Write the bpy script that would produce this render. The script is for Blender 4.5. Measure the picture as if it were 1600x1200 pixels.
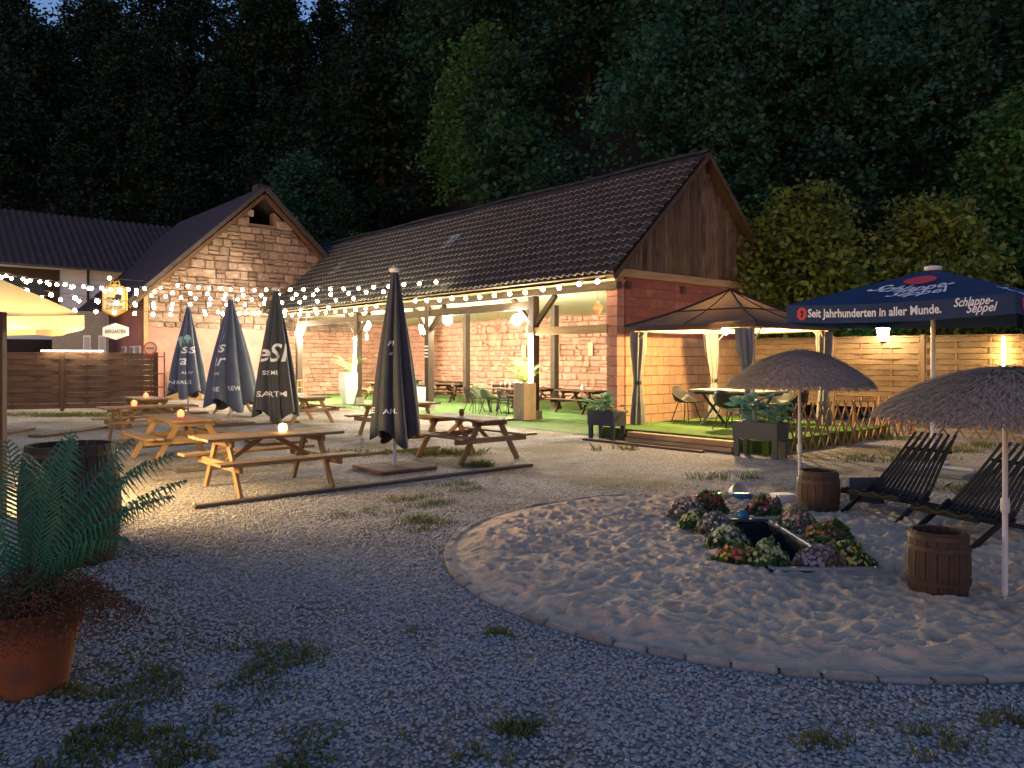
import bpy, math, random
import numpy as np
from mathutils import Vector, Matrix, Quaternion
random.seed(7)
RNG = np.random.default_rng(7)
PI = math.pi
sc = bpy.context.scene
for o in list(bpy.data.objects): bpy.data.objects.remove(o)
COL = sc.collection

# ------------------------------------------------------------------ camera
cam_d = bpy.data.cameras.new('camera'); cam = bpy.data.objects.new('camera', cam_d); COL.objects.link(cam)
cam.location = (0, 0, 1.65); cam.rotation_euler = (PI/2, 0, 0)
cam_d.sensor_width = 36; cam_d.lens = 27.0; cam_d.shift_y = -0.02375
cam_d.clip_start = 0.05; cam_d.clip_end = 600
sc.camera = cam

# ------------------------------------------------------------------ dusk sky
world = bpy.data.worlds.new('World'); sc.world = world; world.use_nodes = True
wn = world.node_tree; wn.nodes.clear()
w_out = wn.nodes.new('ShaderNodeOutputWorld'); w_bg = wn.nodes.new('ShaderNodeBackground')
w_sky = wn.nodes.new('ShaderNodeTexSky'); w_sky.sky_type = 'NISHITA'; w_sky.sun_disc = False
w_sky.sun_elevation = math.radians(0.5); w_sky.sun_rotation = math.radians(200)
w_sky.altitude = 200; w_sky.air_density = 1.0; w_sky.dust_density = 0.4; w_sky.ozone_density = 3.0
w_hue = wn.nodes.new('ShaderNodeMixRGB'); w_hue.blend_type = 'MULTIPLY'; w_hue.inputs[0].default_value = 1
w_hue.inputs[2].default_value = (1.10, 0.88, 0.88, 1)
SKY = 0.14
w_bg.inputs['Strength'].default_value = SKY
wn.links.new(w_sky.outputs[0], w_hue.inputs[1]); wn.links.new(w_hue.outputs[0], w_bg.inputs['Color']); wn.links.new(w_bg.outputs[0], w_out.inputs[0])
sc.view_settings.view_transform = 'Standard'; sc.view_settings.look = 'None'
sc.view_settings.exposure = 2.85; sc.view_settings.gamma = 1.0; sc.view_settings.use_curve_mapping = False
sc.cycles.use_denoising = True
try: sc.cycles.denoiser = 'OPENIMAGEDENOISE'
except Exception: pass
sc.cycles.max_bounces = 6; sc.cycles.diffuse_bounces = 3; sc.cycles.glossy_bounces = 2
sc.cycles.transmission_bounces = 4; sc.cycles.transparent_max_bounces = 6
sc.cycles.sample_clamp_indirect = 4.0; sc.cycles.use_light_tree = True
sc.cycles.caustics_reflective = False; sc.cycles.caustics_refractive = False

# ------------------------------------------------------------------ materials
MATS = {}
def mat(name, c1, c2=None, scale=6.0, rough=0.75, bump=0.0, bscale=None, rnd=0.0, stretch=(1,1,1), metal=0.0,
        emit=None, estr=0.0, trans=0.0, spec=0.3, detail=4.0, sheen=0.0, c3=None, s3=1.0, t3=0.55, uv=False, alpha=1.0):
    m = bpy.data.materials.new(name); m.use_nodes = True; nt = m.node_tree; N = nt.nodes; L = nt.links
    p = N['Principled BSDF']; MATS[name] = m
    p.inputs['Roughness'].default_value = rough; p.inputs['Metallic'].default_value = metal
    p.inputs['Specular IOR Level'].default_value = spec
    if sheen: p.inputs['Sheen Weight'].default_value = sheen
    c2 = c2 or c1
    tc = N.new('ShaderNodeTexCoord'); oi = N.new('ShaderNodeObjectInfo')
    mp = N.new('ShaderNodeMapping'); mp.inputs['Scale'].default_value = stretch
    sx = N.new('ShaderNodeVectorMath'); sx.operation = 'MULTIPLY_ADD'
    cm = N.new('ShaderNodeCombineXYZ')
    for i in range(3): L.new(oi.outputs['Random'], cm.inputs[i])
    sx.inputs[1].default_value = (37, 23, 51)
    L.new(cm.outputs[0], sx.inputs[0]); L.new(tc.outputs['Object'], sx.inputs[2])
    L.new(sx.outputs[0], mp.inputs['Vector'])
    nz = N.new('ShaderNodeTexNoise'); nz.inputs['Scale'].default_value = scale; nz.inputs['Detail'].default_value = detail
    nz.inputs['Roughness'].default_value = 0.6
    L.new(mp.outputs[0], nz.inputs['Vector'])
    mx = N.new('ShaderNodeMixRGB'); mx.inputs[1].default_value = (*c1, 1); mx.inputs[2].default_value = (*c2, 1)
    rp = N.new('ShaderNodeMapRange'); rp.inputs['From Min'].default_value = 0.3; rp.inputs['From Max'].default_value = 0.7
    L.new(nz.outputs['Fac'], rp.inputs['Value']); L.new(rp.outputs[0], mx.inputs[0])
    col = mx.outputs[0]
    if c3:
        n3 = N.new('ShaderNodeTexNoise'); n3.inputs['Scale'].default_value = s3; n3.inputs['Detail'].default_value = 5
        L.new(sx.outputs[0], n3.inputs['Vector'])
        r3 = N.new('ShaderNodeMapRange'); r3.inputs['From Min'].default_value = t3; r3.inputs['From Max'].default_value = t3+0.12
        L.new(n3.outputs['Fac'], r3.inputs['Value'])
        m3 = N.new('ShaderNodeMixRGB'); m3.inputs[2].default_value = (*c3, 1)
        L.new(r3.outputs[0], m3.inputs[0]); L.new(col, m3.inputs[1]); col = m3.outputs[0]
    if rnd:
        hs = N.new('ShaderNodeHueSaturation'); mr = N.new('ShaderNodeMapRange')
        mr.inputs['To Min'].default_value = 1-rnd; mr.inputs['To Max'].default_value = 1+rnd
        L.new(oi.outputs['Random'], mr.inputs['Value']); L.new(mr.outputs[0], hs.inputs['Value']); L.new(col, hs.inputs['Color'])
        col = hs.outputs[0]
    L.new(col, p.inputs['Base Color'])
    if bump:
        nb = N.new('ShaderNodeTexNoise'); nb.inputs['Scale'].default_value = bscale or scale*3; nb.inputs['Detail'].default_value = 5
        L.new(mp.outputs[0], nb.inputs['Vector'])
        b = N.new('ShaderNodeBump'); b.inputs['Strength'].default_value = bump; b.inputs['Distance'].default_value = 0.02
        L.new(nb.outputs['Fac'], b.inputs['Height']); L.new(b.outputs[0], p.inputs['Normal'])
    if emit:
        p.inputs['Emission Color'].default_value = (*emit, 1); p.inputs['Emission Strength'].default_value = estr
    if trans:
        tr = N.new('ShaderNodeBsdfTranslucent'); L.new(col, tr.inputs['Color'])
        ms = N.new('ShaderNodeMixShader'); ms.inputs[0].default_value = trans
        L.new(p.outputs[0], ms.inputs[1]); L.new(tr.outputs[0], ms.inputs[2]); L.new(ms.outputs[0], N['Material Output'].inputs[0])
    return m

WARM = (1.0, 0.70, 0.36)
wood_t = mat('picnic_wood', (.32,.195,.095), (.20,.115,.056), 3, .65, .5, 12, .18, (.5,6,6), c3=(.23,.17,.11), s3=2.2)
wood_d = mat('dark_stained_wood', (.10,.05,.028), (.06,.03,.018), 3, .6, .4, 12, .2, (.5,6,6))
wood_beam = mat('old_beam', (.095,.068,.046), (.048,.034,.024), 3, .8, .7, 10, .15, (.5,5,5))
wood_beam_w = mat('new_beam', (.40,.27,.14), (.28,.17,.08), 3, .75, .5, 10, .1, (.5,5,5))
wood_post = mat('barn_post', (.085,.06,.04), (.045,.032,.022), 4, .8, .7, 10, .1, (4,4,.5))
wood_gable = mat('gable_boards', (.18,.122,.07), (.06,.042,.027), 3.2, .85, .7, 9, .38, (.7,7,7), c3=(.05,.035,.025), s3=1.1)
wood_fence = mat('fence_slats', (.24,.155,.08), (.155,.098,.05), 4, .75, .5, 10, .22, (.5,6,6))
wood_brown = mat('brown_fence', (.10,.06,.038), (.07,.042,.027), 4, .75, .4, 10, .15, (.5,6,6))
wood_lat = mat('lattice_wood', (.36,.21,.09), (.24,.13,.055), 5, .7, .4, 10, .2, (.6,6,6))
wood_old = mat('ground_timber', (.17,.12,.085), (.09,.065,.05), 4, .85, .8, 10, .15, (.5,6,6))
wood_pl = mat('pale_planter_wood', (.46,.36,.25), (.34,.25,.16), 4, .7, .4, 10, .12, (6,6,.6))
tile_m = mat('roof_tile', (.036,.037,.041), (.020,.021,.025), 5, .7, .5, 20, .3, c3=(.055,.052,.046), s3=3)
tile_e = mat('tile_lip_highlight', (.23,.22,.20), (.12,.115,.105), 9, .8, .4, 30, .2)  # pale lip colour paints in the sky highlight along each tile row
roof_far = mat('far_roof_tiles', (.06,.045,.045), (.035,.03,.032), 2.5, .8, .4, 12)
stone_p = mat('pink_sandstone', (.54,.31,.235), (.42,.225,.165), 5, .88, .8, 14, .22, c3=(.55,.36,.27), s3=2.5)
stone_h = mat('house_sandstone', (.27,.185,.145), (.19,.125,.095), 5, .9, .8, 14, .28, c3=(.33,.26,.21), s3=2.5)
mortar = mat('mortar', (.22,.145,.11), (.15,.10,.075), 9, .95, .8, 30)
mortar_p = mat('pink_mortar', (.36,.195,.145), (.25,.13,.095), 9, .95, .8, 30)
block_r = mat('red_painted_block', (.29,.10,.068), (.22,.076,.054), 4, .85, .5, 40, .03, c3=(.36,.15,.10), s3=1.5)
block_y = mat('bare_block', (.48,.29,.17), (.38,.22,.125), 5, .9, .6, 45, .10)
pillar_m = mat('pillar_block', (.42,.21,.16), (.33,.15,.11), 5, .88, .5, 40, .10)
plaster_p = mat('pink_plaster', (.42,.20,.165), (.33,.15,.12), 2.2, .9, .4, 20, c3=(.38,.23,.17), s3=.9)
white_wall = mat('white_render', (.78,.80,.82), (.72,.74,.77), 2, .85, .2, 20)
ceil_m = mat('cream_ceiling', (.56,.55,.36), (.48,.48,.31), 2, .8, .2, 10)
turf_m = mat('artificial_turf', (.10,.195,.048), (.07,.145,.034), 60, .85, 1.0, 260, c3=(.125,.20,.065), s3=1.4)
turf_d = mat('deck_turf', (.10,.20,.022), (.065,.14,.015), 60, .85, 1.0, 260, c3=(.085,.16,.02), s3=1.4)
slate_cloth = mat('slate_parasol_cloth', (.040,.044,.052), (.030,.033,.040), 3, .62, .15, 40, sheen=.25)
sheen_cloth = mat('sky_sheen_cloth', (.085,.11,.16), (.065,.085,.125), 3, .62, .15, 40, sheen=.3)  # copy of the slate cloth with bluish sky sheen put into its colour
print_w = mat('white_print', (.72,.75,.76), rough=.7)
print_g = mat('green_print', (.30,.55,.47), rough=.7)
navy = mat('navy_canvas', (.017,.042,.115), (.013,.034,.095), 2, .65, .15, 60, trans=.12)
cream_c = mat('cream_canvas', (.66,.58,.38), (.60,.52,.33), 2, .75, .1, 50, trans=.32)
red_e = mat('red_emblem', (.55,.055,.075), rough=.6)
dark_ink = mat('dark_ink', (.03,.022,.02), rough=.7)
gold = mat('sign_gold', (.50,.29,.05), (.42,.23,.04), 8, .5)
sign_cream = mat('sign_cream', (.52,.45,.29), rough=.6)
metal_w = mat('white_metal', (.66,.66,.64), (.56,.55,.53), 6, .4, metal=.0, spec=.5)
metal_g = mat('galvanised_metal', (.45,.46,.47), (.35,.36,.37), 8, .4, metal=.7)
metal_d = mat('anthracite_metal', (.055,.062,.07), (.045,.05,.057), 6, .5)
plas_w = mat('white_planter', (.74,.73,.69), (.69,.68,.64), 4, .45)
plas_b = mat('black_shell', (.022,.021,.02), (.016,.016,.015), 5, .5)
plas_g = mat('olive_wicker', (.13,.15,.085), (.09,.105,.055), 30, .6, .5, 60)
table_grey = mat('grey_table_top', (.22,.22,.20), (.17,.17,.155), 5, .55)
gauze = mat('gazebo_canvas', (.115,.075,.05), (.09,.058,.038), 3, .8, .2, 40, trans=.05)
curt_m = mat('curtain_cloth', (.23,.23,.21), (.18,.18,.17), 4, .8, .2, 40, trans=.2)
curt_b = mat('blue_grey_curtain', (.20,.225,.26), (.15,.17,.20), 4, .8, .2, 40, trans=.15)
beige_m = mat('gazebo_frame', (.60,.50,.34), (.52,.43,.29), 5, .5)
thatch = mat('thatch_straw', (.56,.43,.29), (.23,.175,.125), 38, .9, 0, None, 0, (1,1,1), c3=(.60,.49,.33), s3=30, t3=.60)
barrel_m = mat('barrel_oak', (.092,.052,.03), (.05,.029,.018), 5, .7, .6, 14, .12, (6,6,.6))
barrel_d = mat('dark_oak', (.065,.046,.032), (.038,.027,.02), 5, .7, .6, 14, .15, (6,6,.6))
hoop_m = mat('rusty_hoop', (.10,.065,.045), (.065,.045,.035), 8, .6, .3, 30, metal=.4)
slat_b = mat('charcoal_slats', (.020,.017,.017), (.011,.010,.011), 6, .75, .4, 14, .25, (.6,6,6))
terra = mat('terracotta', (.30,.092,.034), (.22,.066,.026), 4, .8, .3, 30, c3=(.17,.07,.04), s3=5)
soil_m = mat('soil', (.05,.033,.022), (.03,.02,.014), 20, .95, .8, 60)
fern_m = mat('fern_leaf', (.05,.19,.085), (.024,.11,.055), 5, .5, trans=.15)
palm_m = mat('palm_leaf', (.12,.17,.028), (.075,.125,.02), 5, .5, trans=.25)
leaf_b = mat('hosta_leaf', (.22,.40,.24), (.10,.26,.15), 5, .45, trans=.2, c3=(.33,.40,.22), s3=6)
leaf_t = mat('teal_leaf', (.15,.34,.30), (.08,.23,.19), 5, .45, trans=.2)
heath_m = mat('heather', (.19,.065,.035), (.10,.045,.025), 14, .85, c3=(.10,.085,.035), s3=9, t3=.5)
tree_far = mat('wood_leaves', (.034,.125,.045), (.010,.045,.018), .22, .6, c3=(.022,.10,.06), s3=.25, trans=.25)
tree_shaded = mat('shaded_wood_leaves', (.016,.055,.024), (.006,.024,.011), .22, .6, trans=.2)  # darker copy of the wood leaves, shade of the left slope put into colour
tree_mid = mat('green_leaves', (.085,.24,.05), (.036,.125,.03), .9, .55, trans=.3)
tree_teal = mat('blue_green_leaves', (.040,.15,.085), (.018,.08,.046), .9, .55, trans=.3)
tree_near = mat('yellow_green_leaves', (.20,.27,.045), (.075,.13,.025), .9, .5, trans=.3)
bark = mat('bark', (.026,.028,.022), (.015,.016,.013), 6, .9, .9, 14, stretch=(4,4,1))
hill_m = mat('hill_soil', (.022,.026,.014), (.012,.014,.009), 1.5, .95, .8, 8)
grass_m = mat('grass_blades', (.14,.16,.035), (.085,.105,.024), 3, .7, c3=(.15,.13,.05), s3=8, trans=.2)
glass_d = mat('dark_glass', (.03,.035,.04), rough=.12, spec=.6)
glass_p = mat('pale_glass', (.30,.36,.42), (.24,.30,.36), 2, .15, spec=.6)
wire_m = mat('black_cable', (.015,.015,.015), rough=.6)
slab_m = mat('brown_slab', (.20,.10,.07), (.15,.075,.055), 8, .85, .4, 40, .15)
slab_g = mat('concrete_slab', (.27,.25,.21), (.21,.19,.16), 6, .9, .5, 40, .12)
kerb_m = mat('kerb_stone', (.36,.31,.26), (.25,.215,.18), 7, .9, .7, 30, .25)
liner = mat('pond_liner', (.018,.022,.03), (.012,.015,.022), 6, .4, .3, 20)
reed_m = mat('reed_mat', (.40,.26,.11), (.26,.16,.07), 5, .85, .8, 20, stretch=(25,25,.6))
bulb_m = mat('warm_bulb', (1,.9,.7), emit=(1,.78,.46), estr=21)
globe_m = mat('lit_globe', (1,.95,.85), emit=(1,.86,.64), estr=230)
tube_m = mat('lit_tube', (1,.95,.8), emit=(1,.82,.50), estr=120)
tube_y = mat('lit_yellow_tube', (1,.9,.6), emit=(1,.70,.28), estr=26)
lant_m = mat('lit_lantern_glass', (1,.95,.8), emit=(1,.78,.48), estr=20)
candle_r = mat('red_candle_glass', (.8,.06,.03), emit=(1,.07,.025), estr=1.6)
candle_y = mat('amber_candle_glass', (.9,.6,.2), emit=(1,.55,.12), estr=2.2)
flame_m = mat('flame', (1,.7,.3), emit=(1,.45,.14), estr=5)
strip_m = mat('lit_strip', (1,.9,.7), emit=(1,.75,.45), estr=7)
toy_b = mat('blue_toy', (.03,.12,.20), rough=.4); toy_y = mat('yellow_toy', (.55,.42,.04), rough=.4)
toy_r = mat('magenta_toy', (.40,.03,.10), rough=.4); toy_w = mat('white_toy', (.72,.70,.66), rough=.5)
water_m = mat('pond_water', (.01,.014,.02), rough=.08, spec=.6)
FL = {k: mat('petal_'+k, c, tuple(x*.7 for x in c), 9, .6, trans=.25) for k, c in
      dict(red=(.45,.05,.07), white=(.70,.66,.60), yellow=(.66,.50,.10), pink=(.58,.33,.36), orange=(.58,.28,.12), lilac=(.46,.38,.46), lime=(.48,.54,.26)).items()}
leaf_f = mat('flower_leaves', (.085,.16,.05), (.045,.095,.03), 9, .6, trans=.2)
leaf_fg = mat('grey_flower_leaves', (.19,.20,.14), (.12,.135,.085), 9, .6, trans=.2)

# gravel and sand: procedural relief
def gravel_mat():
    m = bpy.data.materials.new('gravel_ground'); m.use_nodes = True; nt = m.node_tree; N = nt.nodes; L = nt.links
    p = N['Principled BSDF']; p.inputs['Roughness'].default_value = .88; p.inputs['Specular IOR Level'].default_value = .25
    tc = N.new('ShaderNodeTexCoord')
    def vor(s, feat='F1'):
        v = N.new('ShaderNodeTexVoronoi'); v.inputs['Scale'].default_value = s; v.feature = feat
        L.new(tc.outputs['Object'], v.inputs['Vector']); return v
    v1 = vor(40); v2 = vor(78)
    def noise(s, d=5):
        n = N.new('ShaderNodeTexNoise'); n.inputs['Scale'].default_value = s; n.inputs['Detail'].default_value = d
        L.new(tc.outputs['Object'], n.inputs['Vector']); return n
    def rng(sock, a, b, c=0., d=1.):
        r = N.new('ShaderNodeMapRange'); r.inputs['From Min'].default_value = a; r.inputs['From Max'].default_value = b
        r.inputs['To Min'].default_value = c; r.inputs['To Max'].default_value = d; L.new(sock, r.inputs['Value']); return r.outputs[0]
    def mix(f, a, b, t='MIX'):
        x = N.new('ShaderNodeMixRGB'); x.blend_type = t
        for i, s in ((0, f), (1, a), (2, b)):
            if isinstance(s, tuple): x.inputs[i].default_value = (*s, 1)
            elif isinstance(s, (int, float)): x.inputs[i].default_value = s
            else: L.new(s, x.inputs[i])
        return x.outputs[0]
    sep = N.new('ShaderNodeSeparateColor'); L.new(v1.outputs['Color'], sep.inputs[0])
    st = mix(sep.outputs[0], (.50,.46,.43), (.29,.265,.25))
    st = mix(rng(sep.outputs[1], .8, .9), st, (.58,.55,.51))
    st = mix(rng(v1.outputs['Distance'], .45, .75), st, (.17,.145,.12))
    n1 = noise(.55); n2 = noise(2.6); n3 = noise(14)
    add = N.new('ShaderNodeMath'); add.operation = 'MULTIPLY_ADD'; add.inputs[1].default_value = .35; L.new(n2.outputs['Fac'], add.inputs[0]); L.new(n1.outputs['Fac'], add.inputs[2])
    dirt = rng(add.outputs[0], .60, .82, 0, .8)
    st = mix(dirt, st, (.21,.155,.10))
    green = N.new('ShaderNodeMath'); green.operation = 'MULTIPLY'
    L.new(rng(add.outputs[0], .70, .80), green.inputs[0]); L.new(rng(n3.outputs['Fac'], .45, .6), green.inputs[1])
    st = mix(green.outputs[0], st, (.085,.10,.03))
    L.new(st, p.inputs['Base Color'])
    h = N.new('ShaderNodeMath'); h.operation = 'MULTIPLY_ADD'; h.inputs[1].default_value = -.6
    L.new(v2.outputs['Distance'], h.inputs[0])
    h2 = N.new('ShaderNodeMath'); h2.operation = 'MULTIPLY'; h2.inputs[1].default_value = -1; L.new(v1.outputs['Distance'], h2.inputs[0]); L.new(h2.outputs[0], h.inputs[2])
    b = N.new('ShaderNodeBump'); b.inputs['Strength'].default_value = 1.0; b.inputs['Distance'].default_value = .016
    L.new(h.outputs[0], b.inputs['Height']); L.new(b.outputs[0], p.inputs['Normal'])
    return m
gravel_m = gravel_mat()
sand_m = mat('sand', (.61,.455,.315), (.51,.375,.255), 3, .95, .55, 55, c3=(.42,.325,.245), s3=1.3, spec=.15)
pebble_m = mat('gravel_stone', (.52,.475,.45), (.30,.275,.265), 38, .85, .3, 150)

# ------------------------------------------------------------------ mesh helpers
class MB:
    def __init__(s): s.v = []; s.f = []
    def add(s, vs, fs):
        o = len(s.v); s.v += [tuple(v) for v in vs]; s.f += [tuple(i+o for i in f) for f in fs]; return s
    def box(s, c, size, R=None):
        x, y, z = (k/2 for k in size)
        P = [Vector(q) for q in ((-x,-y,-z),(x,-y,-z),(x,y,-z),(-x,y,-z),(-x,-y,z),(x,-y,z),(x,y,z),(-x,y,z))]
        if R is not None: P = [R @ q for q in P]
        c = Vector(c)
        return s.add([q+c for q in P], [(0,3,2,1),(4,5,6,7),(0,1,5,4),(1,2,6,5),(2,3,7,6),(3,0,4,7)])
    def tube(s, pts, r, n=8, caps=True):
        pts = [Vector(p) for p in pts]; rs = r if isinstance(r, (list, tuple)) else [r]*len(pts)
        ring = []; prev = None
        for i, p in enumerate(pts):
            t = (pts[min(i+1, len(pts)-1)]-pts[max(i-1, 0)]).normalized()
            a = prev if prev is not None else (Vector((0,0,1)) if abs(t.z) < .9 else Vector((1,0,0)))
            a = (a - t*a.dot(t)).normalized(); prev = a; b = t.cross(a)
            ring.append([p + (a*math.cos(2*PI*k/n)+b*math.sin(2*PI*k/n))*rs[i] for k in range(n)])
        fs = []
        for i in range(len(pts)-1):
            for k in range(n):
                fs.append((i*n+k, i*n+(k+1)%n, (i+1)*n+(k+1)%n, (i+1)*n+k))
        if caps: fs += [tuple(range(n))[::-1], tuple((len(pts)-1)*n+k for k in range(n))]
        return s.add([q for rr in ring for q in rr], fs)
    def lathe(s, prof, n=24, c=(0,0,0), caps=True):
        c = Vector(c); vs = []; fs = []
        for r, z in prof:
            vs += [c+Vector((r*math.cos(2*PI*k/n), r*math.sin(2*PI*k/n), z)) for k in range(n)]
        for i in range(len(prof)-1):
            for k in range(n): fs.append((i*n+k, i*n+(k+1)%n, (i+1)*n+(k+1)%n, (i+1)*n+k))
        if caps: fs += [tuple(range(n))[::-1], tuple((len(prof)-1)*n+k for k in range(n))]
        return s.add(vs, fs)
    def ball(s, c, r, n=10, m=6, sq=(1,1,1)):
        vs = [(0,0,-1)]+[(math.sin(PI*i/m)*math.cos(2*PI*k/n), math.sin(PI*i/m)*math.sin(2*PI*k/n), -math.cos(PI*i/m)) for i in range(1, m) for k in range(n)]+[(0,0,1)]
        fs = [(0, 1+(k+1)%n, 1+k) for k in range(n)]
        for i in range(m-2):
            for k in range(n): fs.append((1+i*n+k, 1+i*n+(k+1)%n, 1+(i+1)*n+(k+1)%n, 1+(i+1)*n+k))
        e = len(vs)-1; fs += [(1+(m-2)*n+k, 1+(m-2)*n+(k+1)%n, e) for k in range(n)]
        return s.add([(c[0]+v[0]*r*sq[0], c[1]+v[1]*r*sq[1], c[2]+v[2]*r*sq[2]) for v in vs], fs)
    def prism(s, poly, y0, y1):   # poly in (x,z), extruded along y
        n = len(poly)
        vs = [(x, y0, z) for x, z in poly]+[(x, y1, z) for x, z in poly]
        return s.add(vs, [tuple(range(n)), tuple(range(n, 2*n))[::-1]]+[(i, i+n, (i+1)%n+n, (i+1)%n) for i in range(n)])
    def mesh(s, name, m=None, smooth=False):
        me = bpy.data.meshes.new(name); me.from_pydata(s.v, [], s.f); me.update()
        if m: me.materials.append(m)
        if smooth: me.polygons.foreach_set('use_smooth', [True]*len(me.polygons))
        return me
    def build(s, name, m, parent=None, loc=None, rot=None, smooth=False):
        return link(name, s.mesh(name, m, smooth), parent, loc, rot)
def np_mesh(name, V, F, m, smooth=False):
    V = np.asarray(V, np.float32).reshape(-1, 3); F = np.asarray(F, np.int32); k = F.shape[1]
    me = bpy.data.meshes.new(name); me.vertices.add(len(V)); me.vertices.foreach_set('co', V.ravel())
    me.loops.add(F.size); me.loops.foreach_set('vertex_index', F.ravel())
    me.polygons.add(len(F)); me.polygons.foreach_set('loop_start', np.arange(0, F.size, k, dtype=np.int32))
    if smooth: me.polygons.foreach_set('use_smooth', np.ones(len(F), bool))
    me.update(calc_edges=True); me.validate(); me.materials.append(m); return me
def link(name, me, parent=None, loc=None, rot=None, scale=None):
    o = bpy.data.objects.new(name, me); COL.objects.link(o)
    if parent is not None: o.parent = parent
    if loc is not None: o.location = loc
    if rot is not None:
        if isinstance(rot, Matrix): rot = rot.to_quaternion()
        if isinstance(rot, Quaternion): o.rotation_mode = 'QUATERNION'; o.rotation_quaternion = rot
        else: o.rotation_euler = rot if hasattr(rot, '__len__') else (0, 0, rot)
    if scale is not None: o.scale = scale
    return o
def tag(o, label=None, cat=None, group=None, kind=None):
    if label: o['label'] = label
    if cat: o['category'] = cat
    if group: o['group'] = group
    if kind: o['kind'] = kind
    return o
def thing(name, label, cat, loc=(0,0,0), rotz=0, group=None):
    return tag(link(name, None, None, loc, rotz), label, cat, group)
_CB = {}
def cbox(size, m, bev=.006):
    """chamfered block, 44 triangles, local X is its length"""
    key = (tuple(round(k, 3) for k in size), m.name)
    if key in _CB: return _CB[key]
    h = [k/2 for k in size]; b = min(bev, min(h)*.45); vs = []; idx = {}
    for sx in (-1, 1):
        for sy in (-1, 1):
            for sz in (-1, 1):
                for a in range(3):
                    q = [sx*(h[0]-b), sy*(h[1]-b), sz*(h[2]-b)]; q[a] = (sx, sy, sz)[a]*h[a]
                    idx[(sx, sy, sz, a)] = len(vs); vs.append(q)
    fs = []
    for a in range(3):
        o1, o2 = [k for k in range(3) if k != a]
        for sg in (-1, 1):
            cyc = []
            for p, q in ((-1,-1),(1,-1),(1,1),(-1,1)):
                s3 = [0,0,0]; s3[a] = sg; s3[o1] = p; s3[o2] = q; cyc.append(idx[(*s3, a)])
            fs.append(cyc if (sg > 0) == (a != 1) else cyc[::-1])
    for a in range(3):
        o1, o2 = [k for k in range(3) if k != a]
        for p in (-1, 1):
            for q in (-1, 1):
                s0 = [0,0,0]; s1 = [0,0,0]; s0[a] = -1; s1[a] = 1
                for s3 in (s0, s1): s3[o1] = p; s3[o2] = q
                fs.append([idx[(*s0, o1)], idx[(*s1, o1)], idx[(*s1, o2)], idx[(*s0, o2)]])
    for sx in (-1, 1):
        for sy in (-1, 1):
            for sz in (-1, 1): fs.append([idx[(sx, sy, sz, a)] for a in range(3)])
    me = bpy.data.meshes.new('timber'); me.from_pydata(vs, [], fs); me.update()
    import bmesh
    bm = bmesh.new(); bm.from_mesh(me); bmesh.ops.recalc_face_normals(bm, faces=bm.faces); bm.to_mesh(me); bm.free()
    me.materials.append(m); _CB[key] = me; return me
def frame(xa, up=(0,0,1)):
    x = Vector(xa).normalized(); u = Vector(up)
    if abs(x.dot(u)) > .98: u = Vector((1,0,0)) if abs(x.x) < .9 else Vector((0,1,0))
    y = u.cross(x).normalized(); z = x.cross(y)
    return Matrix((x, y, z)).transposed()
def bar(name, p0, p1, w, t, m, parent=None, up=(0,0,1), bev=.006):
    """timber from p0 to p1; w across, t thick (towards up)"""
    p0 = Vector(p0); p1 = Vector(p1)
    return link(name, cbox(((p1-p0).length, w, t), m, bev), parent, (p0+p1)/2, frame(p1-p0, up))
def vnoise(x, y, s, seed):
    """smooth value noise"""
    r = np.random.default_rng(seed).random((256, 256)); x = x*s+1000; y = y*s+1000
    xi = np.floor(x).astype(int); yi = np.floor(y).astype(int); fx = x-xi; fy = y-yi
    fx = fx*fx*(3-2*fx); fy = fy*fy*(3-2*fy)
    g = lambda a, b: r[a % 256, b % 256]
    return (g(xi, yi)*(1-fx)+g(xi+1, yi)*fx)*(1-fy)+(g(xi, yi+1)*(1-fx)+g(xi+1, yi+1)*fx)*fy-.5
def text_geo(s, size=1.0, bold=0.0, shear=0.0, res=3):
    cu = bpy.data.curves.new('lettering', 'FONT'); cu.body = s; cu.size = size; cu.offset = bold; cu.shear = shear
    cu.align_x = 'CENTER'; cu.resolution_u = res
    o = bpy.data.objects.new('lettering', cu); COL.objects.link(o)
    dg = bpy.context.evaluated_depsgraph_get(); me = o.evaluated_get(dg).to_mesh()
    vs = [v.co.copy() for v in me.vertices]; fs = [tuple(p.vertices) for p in me.polygons]
    o.evaluated_get(dg).to_mesh_clear(); bpy.data.objects.remove(o); bpy.data.curves.remove(cu)
    return vs, fs
def lettering(s, size, fn, m, parent, bold=0.0, shear=0.0, name='lettering', sx=1.0, fine=False):
    vs, fs = text_geo(s, size, bold, shear)
    import bmesh
    bm = bmesh.new(); bv_ = [bm.verts.new(v) for v in vs]
    for f in fs:
        try: bm.faces.new([bv_[i] for i in f])
        except ValueError: pass
    bmesh.ops.triangulate(bm, faces=bm.faces)
    lim = size*.10
    for it in range(4 if fine else 0):
        ed = [e for e in bm.edges if e.calc_length() > lim]
        if not ed: break
        bmesh.ops.subdivide_edges(bm, edges=ed, cuts=1); bmesh.ops.triangulate(bm, faces=bm.faces)
    for v in bm.verts: v.co = fn(v.co.x*sx, v.co.y)
    me = bpy.data.meshes.new(name); bm.to_mesh(me); bm.free(); me.materials.append(m)
    return link(name, me, parent)
# axes of the yard: A runs into the barn (depth), B along its length, away to the left
A = Vector((.759, .651, 0)); B = Vector((-.651, .759, 0)); P0 = Vector((2.62, 19.0, 0)); RA = math.atan2(.651, .759)
def W(a, b, z=0): return P0 + A*a + B*b + Vector((0, 0, z))
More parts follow.
